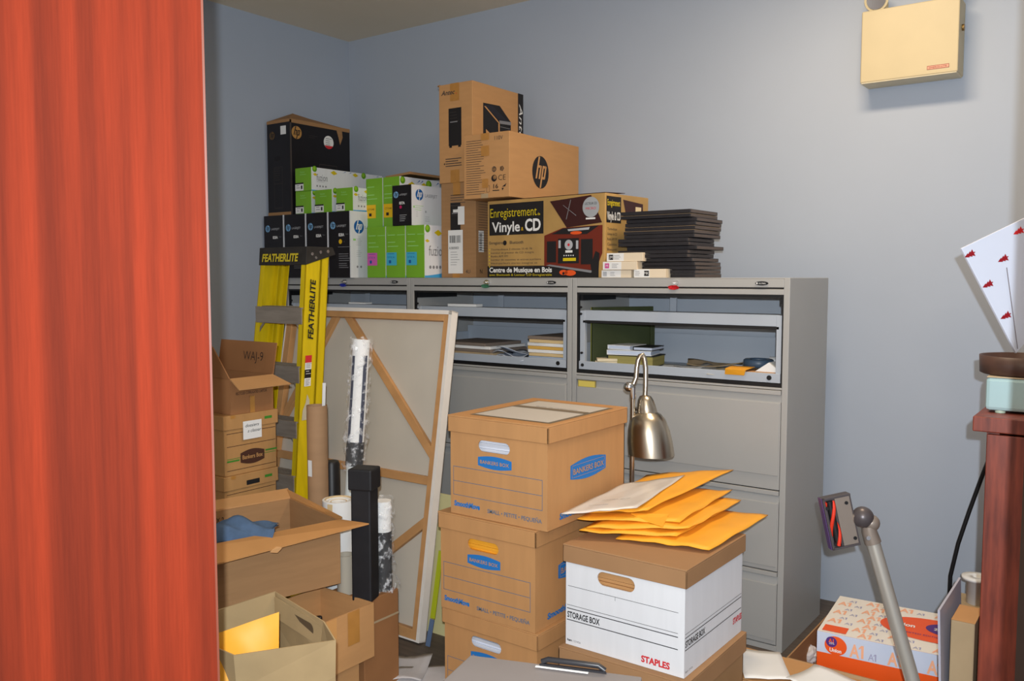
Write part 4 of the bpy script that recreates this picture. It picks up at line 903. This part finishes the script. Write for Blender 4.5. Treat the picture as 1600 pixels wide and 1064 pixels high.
for k_ in range(6):
    for i in range(6):
        a, b_ = k_*6+i, k_*6+(i+1) % 6; fs += [(a, b_, b_+6, a+6), (base+a, base+a+6, base+b_+6, base+b_)]
for i in range(6):
    a, b_ = 36+i, 36+(i+1) % 6; fs.append((a, b_, base+b_, base+a))
fs.append(tuple(range(6))[::-1]); mb.add(vs+vin, fs, BAGM); mb.build('bag_body', t)
q1, q2 = tops[4], tops[3]; e1 = (q2-q1); ln = e1.length
hm_ = MB(); F = Face(hm_, Vector((q1.x*.93, q1.y*.93, zbag-.10)), e1, (0, 0, 1), .001)
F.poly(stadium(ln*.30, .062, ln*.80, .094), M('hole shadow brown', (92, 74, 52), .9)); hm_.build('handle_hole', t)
fd_ = MB(); fd_.slab([Vector((q1.x*.9, q1.y*.9, zbag+.012)), Vector((q2.x*.97, q2.y*.97, zbag+.0)), Vector((q2.x*.9, q2.y*.9, zbag-.05)), Vector((q1.x*.84, q1.y*.86, zbag-.04))], (0, .002, 0), BAGM).build('turned_edge', t)
pe = [onz(333, 1003, zbag-.0), onz(432, 1016, zbag-.02), onz(432, 960, zbag+.03), onz(335, 992, zbag+.03)]
E0 = ond(338, 1020, 1.98); E1 = ond(434, 1016, 2.02); E2 = ond(436, 956, 2.05); E3 = ond(338, 990, 2.02)
ce = (E0+E1+E2+E3)/4
em = MB(); P_ = [p-ce for p in (E0-Vector((0, 0, .12)), E1-Vector((0, 0, .12)), E2, E3)]
nn_ = (P_[1]-P_[0]).cross(P_[3]-P_[0]).normalized()
grid = 10; vs = []
for s_ in (1, -1):
    for j in range(grid+1):
        for i in range(grid+1):
            u_, v_ = i/grid, j/grid; e_ = (math.sin(math.pi*u_)*math.sin(math.pi*v_))**.5 if 0 < i < grid and 0 < j < grid else 0
            vs.append((P_[0]*(1-u_)+P_[1]*u_)*(1-v_)+(P_[3]*(1-u_)+P_[2]*u_)*v_ + nn_*(s_*(.009*e_+.001)+.003*math.sin(8*u_+6*v_)))
N_ = (grid+1)**2; fs = []
for j in range(grid):
    for i in range(grid):
        a = j*(grid+1)+i; fs += [(a, a+1, a+grid+2, a+grid+1), (N_+a, N_+a+grid+1, N_+a+grid+2, N_+a+1)]
em.add(vs, fs, MANILA, None, True); o = em.build('envelope', None, loc=ce); tag(o, 'golden padded envelope standing in the paper bag at the bottom left', 'envelope')
# ---------------- tubes and rolls ----------------
def disc_roll(name, label, p, z0, z1, r, m, inner=None, cat='tube', lean=(0, 0), wall=.004, turns=False):
    t = thing(name, label, cat, (p.x, p.y, z0)); H_ = z1-z0; dx, dy = lean
    o_ = MB(); o_.tube([(0, 0, 0), (dx*.5, dy*.5, H_*.5), (dx, dy, H_)], r, m, 28, cap=False); o_.tube([(dx, dy, H_), (dx*.5, dy*.5, H_*.5), (0, 0, 0.001)], r-wall, inner or m, 28, cap=False)
    n_ = 28; T = Matrix.Translation((dx, dy, H_)); o_.lathe([(r-wall, 0), (r, 0)], m, 28, T); o_.lathe([(0, .0), (r, .0)], m, 28)
    o_.build('tube_body' if cat == 'tube' else 'roll_body', t)
    return t
KT = mat('tube kraft', (168, 132, 98), .7, noise=.05, scale=4, stretch=(1, 1, 6), spec=.25)
pk = ond(495, 633, 3.22); rk = 16/1360*3.22
t = disc_roll('mailing_tube', 'thick brown cardboard tube standing open before the ladder', pk, 0, pk.z, rk, KT, KT)
mb = MB().slab([(-rk*.2, -rk-.002, pk.z-.26), (rk*-.2+.02, -rk-.002, pk.z-.26), (rk*-.2+.02, -rk-.002, pk.z-.20), (rk*-.2, -rk-.002, pk.z-.20)], (0, .001, 0), WHITE); mb.build('tape_tab', t)
tag(MB().slab([(0, 0, 0), (.012, .004, .0), (.018, .004, .10), (.006, 0, .10)], (0, .001, 0), WHITE).build('paper_strip', None, loc=tuple(ond(503, 640, 3.22))), 'thin white paper strip sticking up out of the brown cardboard tube', 'paper')
pw = ond(529, 780, 3.0); rw = 25/1360*3.0; ZC4 = z4+.001
t = disc_roll('paper_roll', 'wide white paper roll with yellowed edge behind the large open carton', pw, 0.0, pw.z, rw, WHITE, M('yellowed paper', (210, 184, 140), .8), 'roll', wall=.008)
H_ = pw.z-(0.0)
mb = MB()
for q in range(4): mb.lathe([(rw*(.80-.17*q), H_+.001-.004*q), (rw*(.86-.17*q), H_+.002-.004*q)], [M('yellowed paper', (210, 184, 140), .8), WHITE][q % 2], 24)
mb.lathe([(0, H_-.03), (rw*.85, H_-.004)], WHITE, 24)
mb.build('inner_turns', t)
MB().slab([(rw*.15, -rw-.001, H_-.22), (rw*.35, -rw*.97, H_-.22), (rw*.45, -rw*.93, H_-.005), (rw*.1, -rw-.001, H_-.005)], (0, .001, 0), M('yellowed paper', (210, 184, 140), .8)).build('yellowed_edge', t)
t.location.z = max(0, 0.0)
pg_ = ond(540, 866, 2.88)
disc_roll('mailing_tube', 'short pale grey tube standing before the white paper roll, left of the black case', Vector((pg_.x, pg_.y, 0)), ZC4, pg_.z, .029, M('grey beige tube', (176, 168, 152), .7))
pbk = ond(518, 720, 3.36)
t = thing('black_tube', 'slim black tube between the brown cardboard tube and the square black case', 'tube', (pbk.x, pbk.y, 0))
MB().tube([(0, 0, 0), (0, 0, pbk.z-.01), (0, 0, pbk.z)], [.034, .031, .026], BLACK, 24).build('tube_body', t)
# square black case
pc = ond(569, 730, 2.80); hw = 20/1360*2.80
t = thing('tube_case', 'square black telescopic case standing on the closed brown carton', 'tube case', (pc.x, pc.y, ZC4), YAW*.6)
BF = mat('black fabric', (26, 26, 30), .6, noise=.15, scale=20, bump=.2)
Hc_ = pc.z-ZC4
MB().box(-hw*.84, hw*.84, -hw*.8, hw*.8, 0, Hc_-.05, BF).build('case_body', t, .006)
MB().box(-hw, hw, -hw*.95, hw*.95, Hc_-.07, Hc_, BF).build('case_lid', t, .006)
# plastic wrapped rolls
PLA = bpy.data.materials.new('clear plastic with painted glints'); PLA.use_nodes = True; nt = PLA.node_tree; b = nt.nodes['Principled BSDF']
b.inputs['Base Color'].default_value = (.92, .93, .95, 1); b.inputs['Roughness'].default_value = .07; b.inputs['Alpha'].default_value = .17; b.inputs['Specular IOR Level'].default_value = .9
nz = nt.nodes.new('ShaderNodeTexNoise'); nz.inputs['Scale'].default_value = 45; nz.inputs['Detail'].default_value = 3; tc = nt.nodes.new('ShaderNodeTexCoord')
bp = nt.nodes.new('ShaderNodeBump'); bp.inputs['Strength'].default_value = 1.0; bp.inputs['Distance'].default_value = .01
glint_ramp = nt.nodes.new('ShaderNodeValToRGB'); glint_ramp.color_ramp.elements[0].position = .52; glint_ramp.color_ramp.elements[0].color = (.05, .05, .05, 1); glint_ramp.color_ramp.elements[1].position = .72; glint_ramp.color_ramp.elements[1].color = (.75, .75, .75, 1); nt.links.new(nz.outputs['Fac'], glint_ramp.inputs['Fac']); nt.links.new(glint_ramp.outputs['Color'], b.inputs['Alpha'])  # crinkle highlights painted in as pale, more opaque noise streaks
nt.links.new(tc.outputs['Object'], nz.inputs['Vector']); nt.links.new(nz.outputs['Fac'], bp.inputs['Height']); nt.links.new(bp.outputs['Normal'], b.inputs['Normal'])
def wrap(t, pts, rad, seed=0, n=22):
    rnd = random.Random(seed); P_ = [Vector(p) for p in pts]; vs = []; fs = []
    K = len(P_)
    for i, p in enumerate(P_):
        for j in range(n):
            a = 2*math.pi*j/n; r = rad[i]*(1+rnd.uniform(-.10, .16)); vs.append(p+Vector((math.cos(a)*r, math.sin(a)*r, rnd.uniform(-.004, .004))))
    for i in range(K-1):
        for j in range(n): fs.append((i*n+j, i*n+(j+1) % n, (i+1)*n+(j+1) % n, (i+1)*n+j))
    MB().add(vs, fs, PLA, None, True).build('plastic_wrap', t)
NAVY = M('navy print', (44, 50, 72), .5)
Dp = 3.16; pt_ = ond(565, 528, Dp); pbm = ond(549, 800, Dp)
t = thing('wrapped_poster_roll', 'tall thin poster roll wrapped in crinkled clear plastic, before the canvas', 'poster roll', (pbm.x, pbm.y, 0))
zz0 = pbm.z; dv = Vector((pt_.x-pbm.x, pt_.y-pbm.y, pt_.z-pbm.z)); base_ = Vector((0, 0, zz0)) - dv*(zz0/dv.z)
def along(f): return base_ + dv*((f*pt_.z)/dv.z)
rr_ = .031
zf_ = lambda py: ond(560, py, Dp).z/pt_.z
def seg(name, f0, f1, r, m): MB().tube([along(f0), along(f1)], r, m, 24).build(name, t)
seg('white_sheet', zf_(690), .995, rr_, WHITE); seg('black_band', zf_(727), zf_(690), rr_+.001, BLACK); seg('white_core', 0, zf_(727), rr_-.003, M('white core', (206, 212, 210), .6))
sb = MB()
for s_, wd in ((-1, .45), (.55, .5)):
    o0, o1 = along(zf_(690)), along(zf_(555)); side = RT
    f0 = -FWD*rr_
    vs = []
    for oo in (o0, o1):
        for q in range(4):
            a = (s_*.95 if s_ < 0 else s_) + wd*q/3; vs.append(oo + (side*math.sin(a) + Vector((-FWD.x, -FWD.y, 0)).normalized()*math.cos(a))*(rr_+.0008))
    sb.add(vs, [(q, q+1, q+5, q+4) for q in range(3)], NAVY)
sb.build('printed_border', t)
wrap(t, [along(f) for f in [zf_(735)]+[zf_(735)+(1-zf_(735))*q/16 for q in range(1, 17)]], [.034+.010*abs(math.sin(q*1.3)) for q in range(17)], 3)
Dq = 2.90; pq = ond(598, 782, Dq); pqb = ond(598, 925, Dq)
t = thing('wrapped_poster_roll', 'short black and white roll in clear plastic, right of the square black case', 'poster roll', (pq.x, pq.y, ZC4))
hq = pq.z-ZC4; zband = ond(598, 830, Dq).z-ZC4
MB().tube([(0, 0, zband), (0, 0, hq)], .028, WHITE, 24).build('white_sheet', t); MB().tube([(0, 0, .0), (0, 0, zband)], .0285, BLACK, 24).build('black_sheet', t)
wrap(t, [(0, 0, .003+q*(hq+.005)/16) for q in range(17)], [.052-.017*min(1, q/4)+.004*math.sin(q*2) for q in range(17)], 8)
# papers on the floor
for q, (px, py, rz_, w_, d_, lab) in enumerate(((610, 1052, .5, .26, .19, 'large white drawing sheet on top of the floor papers near the canvas'), (662, 1066, .9, .22, .17, 'white sheet with fine lines at the right of the floor papers'), (575, 1062, .1, .22, .2, 'white sheet at the left of the floor papers below the taped carton'))):
    p = onz(px, py, 0); sheet('floor_paper', lab, p.x, p.y, .002+.008*(2-q), w_, d_, mat('lined paper', (204, 198, 196), .8, noise=.05, scale=14), rz_, .016, 20+q)
# ---------------- grey case with a handle at the bottom edge ----------------
zc_ = .62; G = [onz(x, y, zc_) for x, y in ((735, 1023), (1003, 1057))]
gu = (G[1]-G[0]).normalized(); gl = (G[1]-G[0]).length; gv = Vector((gu.y, -gu.x, 0)); 
if gv.dot(FWD) > 0: gv = -gv
t = thing('document_case', 'flat grey case with a black handle on its far edge, at the bottom edge', 'case', (G[0].x, G[0].y, zc_-.04))
GC = mat('grey satin case', (128, 122, 120), .4, noise=.03, scale=10)
e0 = Vector((0, 0, 0)); e1_ = gu*gl; dn_ = gv*.30
MB().slab([e0+gu*.0, e1_, e1_+dn_+gu*.02, e0+dn_-gu*.035], (0, 0, .04), GC).build('case_body', t, .003)
hmb = MB(); a0 = gu*gl*.44+gv*.012+Vector((0, 0, .044)); a1 = gu*gl*.80+gv*.012+Vector((0, 0, .044))
hmb.slab([a0, a1, a1+gv*.006+gu*.004, a0+gv*.006-gu*.004], (0, 0, .004), M('black handle', (40, 40, 44), .35)); hmb.tube([a0+Vector((0, 0, .006)), a0+(a1-a0)*.1+Vector((0, 0, .012)), a0+(a1-a0)*.9+Vector((0, 0, .012)), a1+Vector((0, 0, .004))], .0055, M('black handle', (40, 40, 44), .35), 12)
hmb.build('handle', t)
MB().slab([a0-gu*.01+gv*.008, a1-gu*.03+gv*.008, a1-gu*.03+gv*.014, a0-gu*.01+gv*.014], (0, 0, .001), WHITE).build('white_strip', t)
cc_ = G[0]+gu*gl*.5+gv*.17
t, mb, F, R, T = carton('support_carton', 'brown carton under the grey case, below the bottom edge of the photo', 'box', (cc_.x+.12, cc_.y-.10), 0, .26, .2, zc_-.042, KRAFTD, rz=.2); fin(t, mb)
# ---------------- right side: cartons, A1 box, vacuum, desk ----------------
zk = .13; k1 = onz(1236, 1025, zk); k2 = onz(1282, 967, zk)
KX0 = (k1.x+k2.x)/2-.0; 
t = open_carton('open_carton', 'low open brown carton at the cabinet corner, holding the orange patterned box', (KX0+.47, k1.y-.02), 0, .47, .50, zk, KRAFTD)
flap(t, .47, .50, zk, 'F', .10, -6, KRAFTP)
za1 = .235; A1c = onz(1277, 985, za1); A2c = onz(1477, 1026, za1); A3c = onz(1309.5, 933.4, za1)
AW = .42; AD = .36; AH = .135; rza = math.atan2(A2c.y-A1c.y, A2c.x-A1c.x)
cax, cay = A1c.x+math.cos(rza)*AW/2-math.sin(rza)*AD/2, A1c.y+math.sin(rza)*AW/2+math.cos(rza)*AD/2
t = thing('patterned_box', 'orange and white box with printed letters, lying in the low open carton', 'box', (cax, cay, za1-AH), rza)
ORG = M('orange card', (232, 86, 22), .45); PURP = M('purple ink', (78, 40, 120), .5); PALEB = M('pale blue card', (196, 206, 226), .5); PEACH = M('peach ink', (240, 176, 140), .5); LAV = M('lavender ink', (160, 160, 190), .5)
MB().box(-AW/2, AW/2, -AD/2, AD/2, .007-(za1-AH), AH, ORG).build('carton_body', t, .0015)
mb = MB(); F, R, T = faces(mb, AW, AD, AH)
CRE = M('cream printed card', (228, 222, 212), .6)
F.rect(0, AH*.50, AW, AH, PALEB, .5); T.rect(0, 0, AW, AD, CRE, .5); 
def clipped(Fc_, x0, y0, x1, y1, sx, sy, m1, m2, skip=None, hh1=.036):
    j = 0; y = y0
    while y < y1-.5*sy:
        i = 0; x = x0+(sx*.5 if j % 2 else 0)
        while x < x1-sx*.35:
            if not skip or not skip(x+sx*.3, y+sy*.4):
                big = (i+j) % 2 == 0; hh_2 = min(hh1 if big else hh1*.55, y1-y-.004); ww = sx*.74 if big else sx*.42; mm = m1 if big else m2
                Fc_.text('A', x, y, hh_2, mm, width=ww*.66, bold=.03 if big else 0, k=2); xq = x+ww*.84; e2 = ww*.08
                Fc_.rect(xq-e2, y, xq+e2, y+hh_2, mm, 2); Fc_.poly([(xq-e2, y+hh_2), (xq-e2*3, y+hh_2*.78), (xq-e2*3, y+hh_2*.64), (xq-e2, y+hh_2*.80)], mm, 2)
            x += sx*.9; i += 1
        y += sy; j += 1
EL = (AW*.80, AD*.52, .155, .10)
inE = lambda x, y: ((x-EL[0])/(EL[2]+.02))**2+((y-EL[1])/(EL[3]+.02))**2 < 1 or (x < .10 and y < .075)
clipped(F, .10, AH*.54, AW, AH, .062, .055, PEACH, LAV, hh1=.042); clipped(T, .01, .01, AW-.02, AD, .060, .043, PEACH, LAV, inE)
T.rect(.012, .012, .085, .065, ORG, 3); F.disc(.058, AH*.72, .034, ORG, 3, ry=.031); F.disc(.045, AH*.80, .017, PURP, 4); F.text('A1', .036, AH*.79, .012, ORG, width=.016, bold=.03, k=5); F.text('20%', .038, AH*.745, .007, WHITE, width=.016, k=5); F.text('Union', .04, AH*.57, .012, WHITE, width=.036, bold=.03, k=5)
T.disc(EL[0]-.01, EL[1], .165, ORG, 3, ry=EL[3], n=40); T.disc(EL[0]+.03, EL[1]+.02, .07, PURP, 4, ry=.052); T.text('A1', EL[0]+.03, EL[1]+.0, .045, ORG, width=.05, bold=.04, k=5); T.text('20%', EL[0]-.015, EL[1]+.005, .02, WHITE, width=.035, bold=.03, k=5); T.text('Union', EL[0]-.14, EL[1]-.005, .028, WHITE, width=.07, bold=.03, k=5, rot=.0); T.text('LIMITED EDITION', EL[0]-.10, EL[1]-.06, .012, PURP, width=.12, k=5)
fin(t, mb)
pb0 = MB().lathe([(0, -.03)]+[(.031*math.sin(a), -.031*math.cos(a)) for a in [math.pi*q/9 for q in range(1, 9)]]+[(0, .031)], M('crumpled white tissue', (206, 200, 198), .9, bump=.6, scale=40), 14, smooth=False)
rb = random.Random(3); pb0.v = [v*rb.uniform(.78, 1.15) for v in pb0.v]
tag(pb0.build('paper_ball', None, loc=tuple(onz(1266, 1022, .06))), 'crumpled white tissue between the low carton wall and the orange patterned box', 'paper')
# flat carton in front with papers
zp = .15; f1 = onz(1172, 1010, zp); f2 = onz(1310, 1042, zp)
t = open_carton('open_carton', 'brown carton on the floor before the right cabinet, papers on its flaps', (f2.x-.02, f1.y-.23), 0, .42, .20, zp-.006, KRAFT)
flap(t, .42, .20, zp-.006, 'B', .025, 4, KRAFT); flap(t, .42, .20, zp-.006, 'R', .10, 2, KRAFT)
w, d, h = .42, .20, zp-.006
MB().box(-w/2, w/2, -d/2, d/2, h-.001, h+.004, KRAFT).build('flap', t)
p = onz(1192, 1040, zp); sheet('paper_sheet', 'printed white sheet on the front carton, beside the plain brown lidded box', p.x, p.y, zp+.001, .14, .21, WHITE, .5, .008, 31)
p = onz(1300, 1066, zp); sheet('paper_sheet', 'white sheet at the bottom edge on the front carton, below the orange patterned box', p.x, p.y-.02, zp+.001, .2, .16, WHITE, -.25, .008, 33)
# stick vacuum, head up
DV = 2.45
def V(px, py, D=DV): return ond(px, py, D)
O_ = V(1314, 815)
ax = (V(1345, 845)-V(1318, 772)).normalized(); ax = (V(1300, 857)-V(1283, 777)).normalized()      # long axis of the head
acr = (V(1318, 772)-V(1283, 777)).normalized(); acr = (acr-ax*acr.dot(ax)).normalized(); nrm_ = ax.cross(acr)
if nrm_.dot(FWD) > 0: nrm_ = -nrm_
foot = V(1447, 1140, 2.50)
t = thing('stick_vacuum', 'stick vacuum cleaner standing upside down against the wall beside the right cabinet', 'vacuum cleaner', (0, 0, 0))
TV = Matrix(((acr.x, ax.x, nrm_.x, O_.x), (acr.y, ax.y, nrm_.y, O_.y), (acr.z, ax.z, nrm_.z, O_.z), (0, 0, 0, 1)))
GM = M('smoky grey plastic', (146, 134, 124), .35, metal=.4); DGM = M('dark grey plastic', (84, 78, 80), .35, metal=.3); VIO = M('violet plastic', (92, 70, 120), .35); REDB = M('red brush', (214, 50, 24), .6)
hl_, hw_ = .074, .040
hm = MB(); hm.box(-hw_, hw_, -hl_, hl_, -.028, -.002, DGM, TV); hm.box(-hw_, -hw_+.006, -hl_, hl_, -.002, .006, DGM, TV); hm.box(hw_-.004, hw_, -hl_, hl_, -.002, .004, DGM, TV); hm.box(-hw_, hw_, -hl_, -hl_+.006, -.002, .006, DGM, TV); hm.box(-hw_, hw_, hl_-.006, hl_, -.002, .006, DGM, TV)
hm.box(-.006, hw_-.004, -hl_+.006, hl_-.006, -.002, .004, GM, TV); hm.box(-hw_-.002, -hw_, -hl_, hl_, -.028, .0, VIO, TV)
hd_ = hm.build('cleaner_head', t, .003)
br = MB(); n_ = 40
br.tube([TV @ Vector((-.021, -hl_+.01+q*(2*hl_-.02)/n_, .001)) for q in range(n_+1)], .0095, BLACK, 12)
for k_ in range(2):
    br.tube([TV @ Vector((-.021+.0095*math.cos(q/n_*5+k_*3.1), -hl_+.012+q*(2*hl_-.024)/n_, .001+.0095*math.sin(q/n_*5+k_*3.1))) for q in range(n_+1)], .0052, REDB, 8)
br.build('brush_bar', hd_)
for sx, sy in ((.024, -.05), (-.032, -.045), (-.03, .058), (.028, .052)): MB().tube([TV @ Vector((sx, sy, .002)), TV @ Vector((sx, sy, .007))], .005, BLACK, 12).build('latch', hd_)
bc = V(1348, 808); el = V(1356, 818)
jm = MB(); jm.tube([TV @ Vector((hw_-.004, .01, -.015)), V(1338, 808), bc], [.014, .015, .02], GM, 16)
jm.lathe([(0, -.030)]+[(.030*math.sin(a), -.030*math.cos(a)) for a in [math.pi*q/12 for q in range(1, 12)]]+[(0, .030)], DGM, 24, Matrix.Translation(bc))
jm.lathe([(0, -.024)]+[(.024*math.sin(a), -.024*math.cos(a)) for a in [math.pi*q/10 for q in range(1, 10)]]+[(0, .024)], GM, 24, Matrix.Translation(V(1361, 817)))
jm.build('ball_joint', t)
w0 = V(1357, 822); w1 = V(1364, 848); MB().tube([w0, V(1358, 830), w1], [.020, .021, .023], GM, 20).build('wand_socket', t)
MB().tube([V(1352, 838)-FWD*.018, V(1352, 838)-FWD*.023], .006, M('silver release button', (200, 200, 204), .3, metal=.8), 12).build('release_button', t)
w2 = V(1426, 1064, 2.40); dvw = (w2-w1); wend = w1+dvw*((w1.z-.012)/-dvw.z)
MB().tube([w1-dvw*.02, wend], .0195, M('silver wand', (176, 172, 164), .3, metal=.45), 24).build('wand', t)
# grey board, carton and tape roll beside the desk
Db = 2.42
bq = [ond(1465, 953, Db), ond(1498, 902, Db+.22), ond(1514, 1064, Db+.22), ond(1481, 1064, Db)]
bq[2] = Vector((bq[1].x+.02, bq[1].y, .0)); bq[3] = Vector((bq[0].x+.02, bq[0].y, .0))
cb_ = bq[0].copy(); cb_.z = 0
o = MB().slab([p-cb_ for p in bq], (.006, 0, 0), M('pale grey board', (176, 176, 190), .6)).build('grey_board', None, loc=cb_); tag(o, 'pale grey board standing on edge between the orange patterned box and the desk', 'board')
pk1 = ond(1486, 968, 2.44)
t, mb, F, R, T = carton('small_carton', 'narrow brown carton standing beside the desk side, right of the grey board', 'box', (pk1.x+.06, pk1.y), 0, .06, .14, pk1.z, KRAFTP); T.rect(0, 0, .06, .14, KRAFTO); fin(t, mb)
pr2 = ond(1528, 903, 3.08)
t = thing('tape_roll', 'white roll with a hollow core standing on the carton beside the desk', 'roll', (pr2.x, pr2.y, pr2.z-.09))
MB().lathe([(.018, .0), (.035, 0), (.035, .085), (.052, .085), (.052, .095), (.018, .095), (.018, 0)], WHITE, 28).build('roll_body', t)
t, mb, F, R, T = carton('small_carton', 'pale carton behind the narrow brown one, carrying the white roll', 'box', (pr2.x+.07, pr2.y-.06), 0, .14, .14, pr2.z-.0905, KRAFTP); fin(t, mb)
# black cable
cpt = [ony(x, y, 3.62) for x, y in ((1548, 690), (1536, 740), (1514, 800), (1497, 850), (1485, 900), (1483, 945))]
cpt[0] = cpt[0]+Vector((.06, -.1, .12)); cpt.append(Vector((cpt[-1].x+.02, cpt[-1].y, .01)))
tag(MB().tube(cpt, .0075, BLACK, 10).build('power_cable'), 'thick black cable hanging down the wall left of the desk', 'cable')
# desk / cabinet on the right
DX = ond(1520, 650, 2.3); DZ = DX.z; DYf = DX.y; pX = ond(1542, 690, 2.31).x
t = thing('wooden_cabinet', 'mahogany cabinet at the right edge of the photo with an overhanging top', 'cabinet', (pX, DYf, 0))
ox = DX.x-pX; Wd = .62; Dd = .42
DM = bpy.data.materials.new('red brown wood grain'); DM.use_nodes = True; nt = DM.node_tree; b = nt.nodes['Principled BSDF']; b.inputs['Roughness'].default_value = .45
tc = nt.nodes.new('ShaderNodeTexCoord'); mp = nt.nodes.new('ShaderNodeMapping'); mp.inputs['Scale'].default_value = (14, 14, 1.6); nz = nt.nodes.new('ShaderNodeTexNoise'); nz.inputs['Scale'].default_value = 4; nz.inputs['Detail'].default_value = 5
cr = nt.nodes.new('ShaderNodeValToRGB'); cr.color_ramp.elements[0].color = (*srgb((88, 34, 24)), 1); cr.color_ramp.elements[1].color = (*srgb((140, 62, 42)), 1); cr.color_ramp.elements[0].position = .3; cr.color_ramp.elements[1].position = .7
for a, b2 in ((tc.outputs['Object'], mp.inputs['Vector']), (mp.outputs['Vector'], nz.inputs['Vector']), (nz.outputs['Fac'], cr.inputs['Fac']), (cr.outputs['Color'], b.inputs['Base Color'])): nt.links.new(a, b2)
MB().box(0, .03, .02, Dd-.02, 0, DZ-.04, DM).box(Wd-.03, Wd, .02, Dd-.02, 0, DZ-.04, DM).box(.03, Wd-.03, Dd-.04, Dd-.02, 0, DZ-.04, DM).box(.03, Wd-.03, .02, Dd-.04, .04, .07, DM).build('carcass', t, .001)
MB().box(ox, Wd+.03, 0, Dd, DZ-.04, DZ, DM).build('cabinet_top', t, .003)
for k_ in range(2): dr_ = MB().box(.003+k_*(Wd/2-.003), Wd/2-.002+k_*(Wd/2-.003), .0, .019, .05, DZ-.045, DM).build('door', t, .002)
# things on that cabinet
sp = ond(1540, 600, 2.36)
t = thing('plastic_box', 'pale blue-green box with rounded edges and small feet on the mahogany cabinet', 'box', (sp.x+.09, sp.y+.07, DZ))
hs_ = ond(1540, 589, 2.36).z-DZ
MB().box(-.09, .09, -.07, .15, .006, hs_, M('pale blue green plastic', (160, 188, 190), .4)).build('housing', t, .010)
MB().box(-.088, .088, -.068, .148, hs_-.001, hs_+.002, M('beige plastic top', (186, 168, 140), .5)).build('lid', t, .001)
MB().box(-.03, .0, .02, .035, hs_+.002, hs_+.0035, INK).build('badge', t)
for sx in (-.055, .055): MB().tube([(sx, -.05, 0), (sx, -.05, .007)], .013, M('pale rubber', (176, 190, 170), .5), 14).build('foot', t)
bt_ = ond(1528, 556, 2.38)
t = thing('leather_tray', 'dark brown leather tray ring lying on the pale blue-green box', 'tray', (bt_.x+.100, bt_.y+.100, DZ+hs_+.0022))
LE = mat('dark brown leather', (74, 52, 44), .45, noise=.15, scale=20)
zz_ = .052
MB().lathe([(.10, 0), (.108, .004), (.110, zz_), (.106, zz_), (.103, .006), (0, .005), (0, 0), (.10, 0)], LE, 40).build('tray_body', t)
# christmas paper: a folded card standing in the tray
ctr = V(1590, 545, 2.40)
c0, c1_, c2_, c3_ = V(1502, 388, 2.40), V(1602, 340, 2.42), V(1660, 470, 2.44), V(1588, 552, 2.40)
t = thing('gift_wrap_bag', 'white gift bag printed with small red fir trees, standing on the mahogany cabinet', 'gift bag', tuple(c3_))
GWM = M('white gift paper', (216, 222, 238), .35)
body = MB(); PL = [p-c3_ for p in (c0, c1_, c2_, c3_)]
nb = (PL[1]-PL[0]).cross(PL[3]-PL[0]).normalized()
if nb.dot(FWD) > 0: nb = -nb
body.slab(PL, -nb*.008, GWM).build('bag_body', t, .001)
tm_ = MB(); uu = (PL[1]-PL[0]).normalized(); vv = nb.cross(uu).normalized()
if vv.z < 0: vv = -vv
F = Face(tm_, PL[0], uu, vv, .0008)
if F.n.dot(nb) < 0: F.n = -F.n
REDT = M('dark red foil', (150, 16, 30), .3); REDT2 = M('bright red foil', (216, 30, 34), .3)
def tree(px, py, m, s=.0215):
    d = ray(px, py); P0 = PL[0]+c3_; sN = (P0-C0).dot(nb)/d.dot(nb); p = C0+d*sN-P0; a, b_ = p.dot(uu), p.dot(vv)
    ar = math.radians(196)-math.atan2(-48, 100)*0; dirv = Vector((math.cos(math.radians(182)), math.sin(math.radians(182)))); pv = Vector((-dirv.y, dirv.x))
    pts = [(-.62, .06), (-.42, .08), (-.42, .5), (-.05, .22), (-.05, .40), (.35, .16), (.35, .30), (1, 0)]
    full = pts+[(x, -y) for x, y in pts[::-1][1:]]
    F.poly([(a+(dirv.x*x+pv.x*y)*s, b_+(dirv.y*x+pv.y*y)*s) for x, y in full], m)
tree(1517, 397, REDT); tree(1569, 404, REDT); tree(1545, 444, REDT); tree(1573, 493, REDT); tree(1593, 361, REDT2)
tm_.build('fir_tree_print', t)
hs2 = [V(1573, 418, 2.39)-c3_-FWD*.0, V(1576, 440, 2.385)-c3_, V(1584, 500, 2.385)-c3_, V(1590, 545, 2.39)-c3_]
MB().tube(hs2, .0009, M('grey cord', (110, 100, 104), .6), 6).build('cord', t)
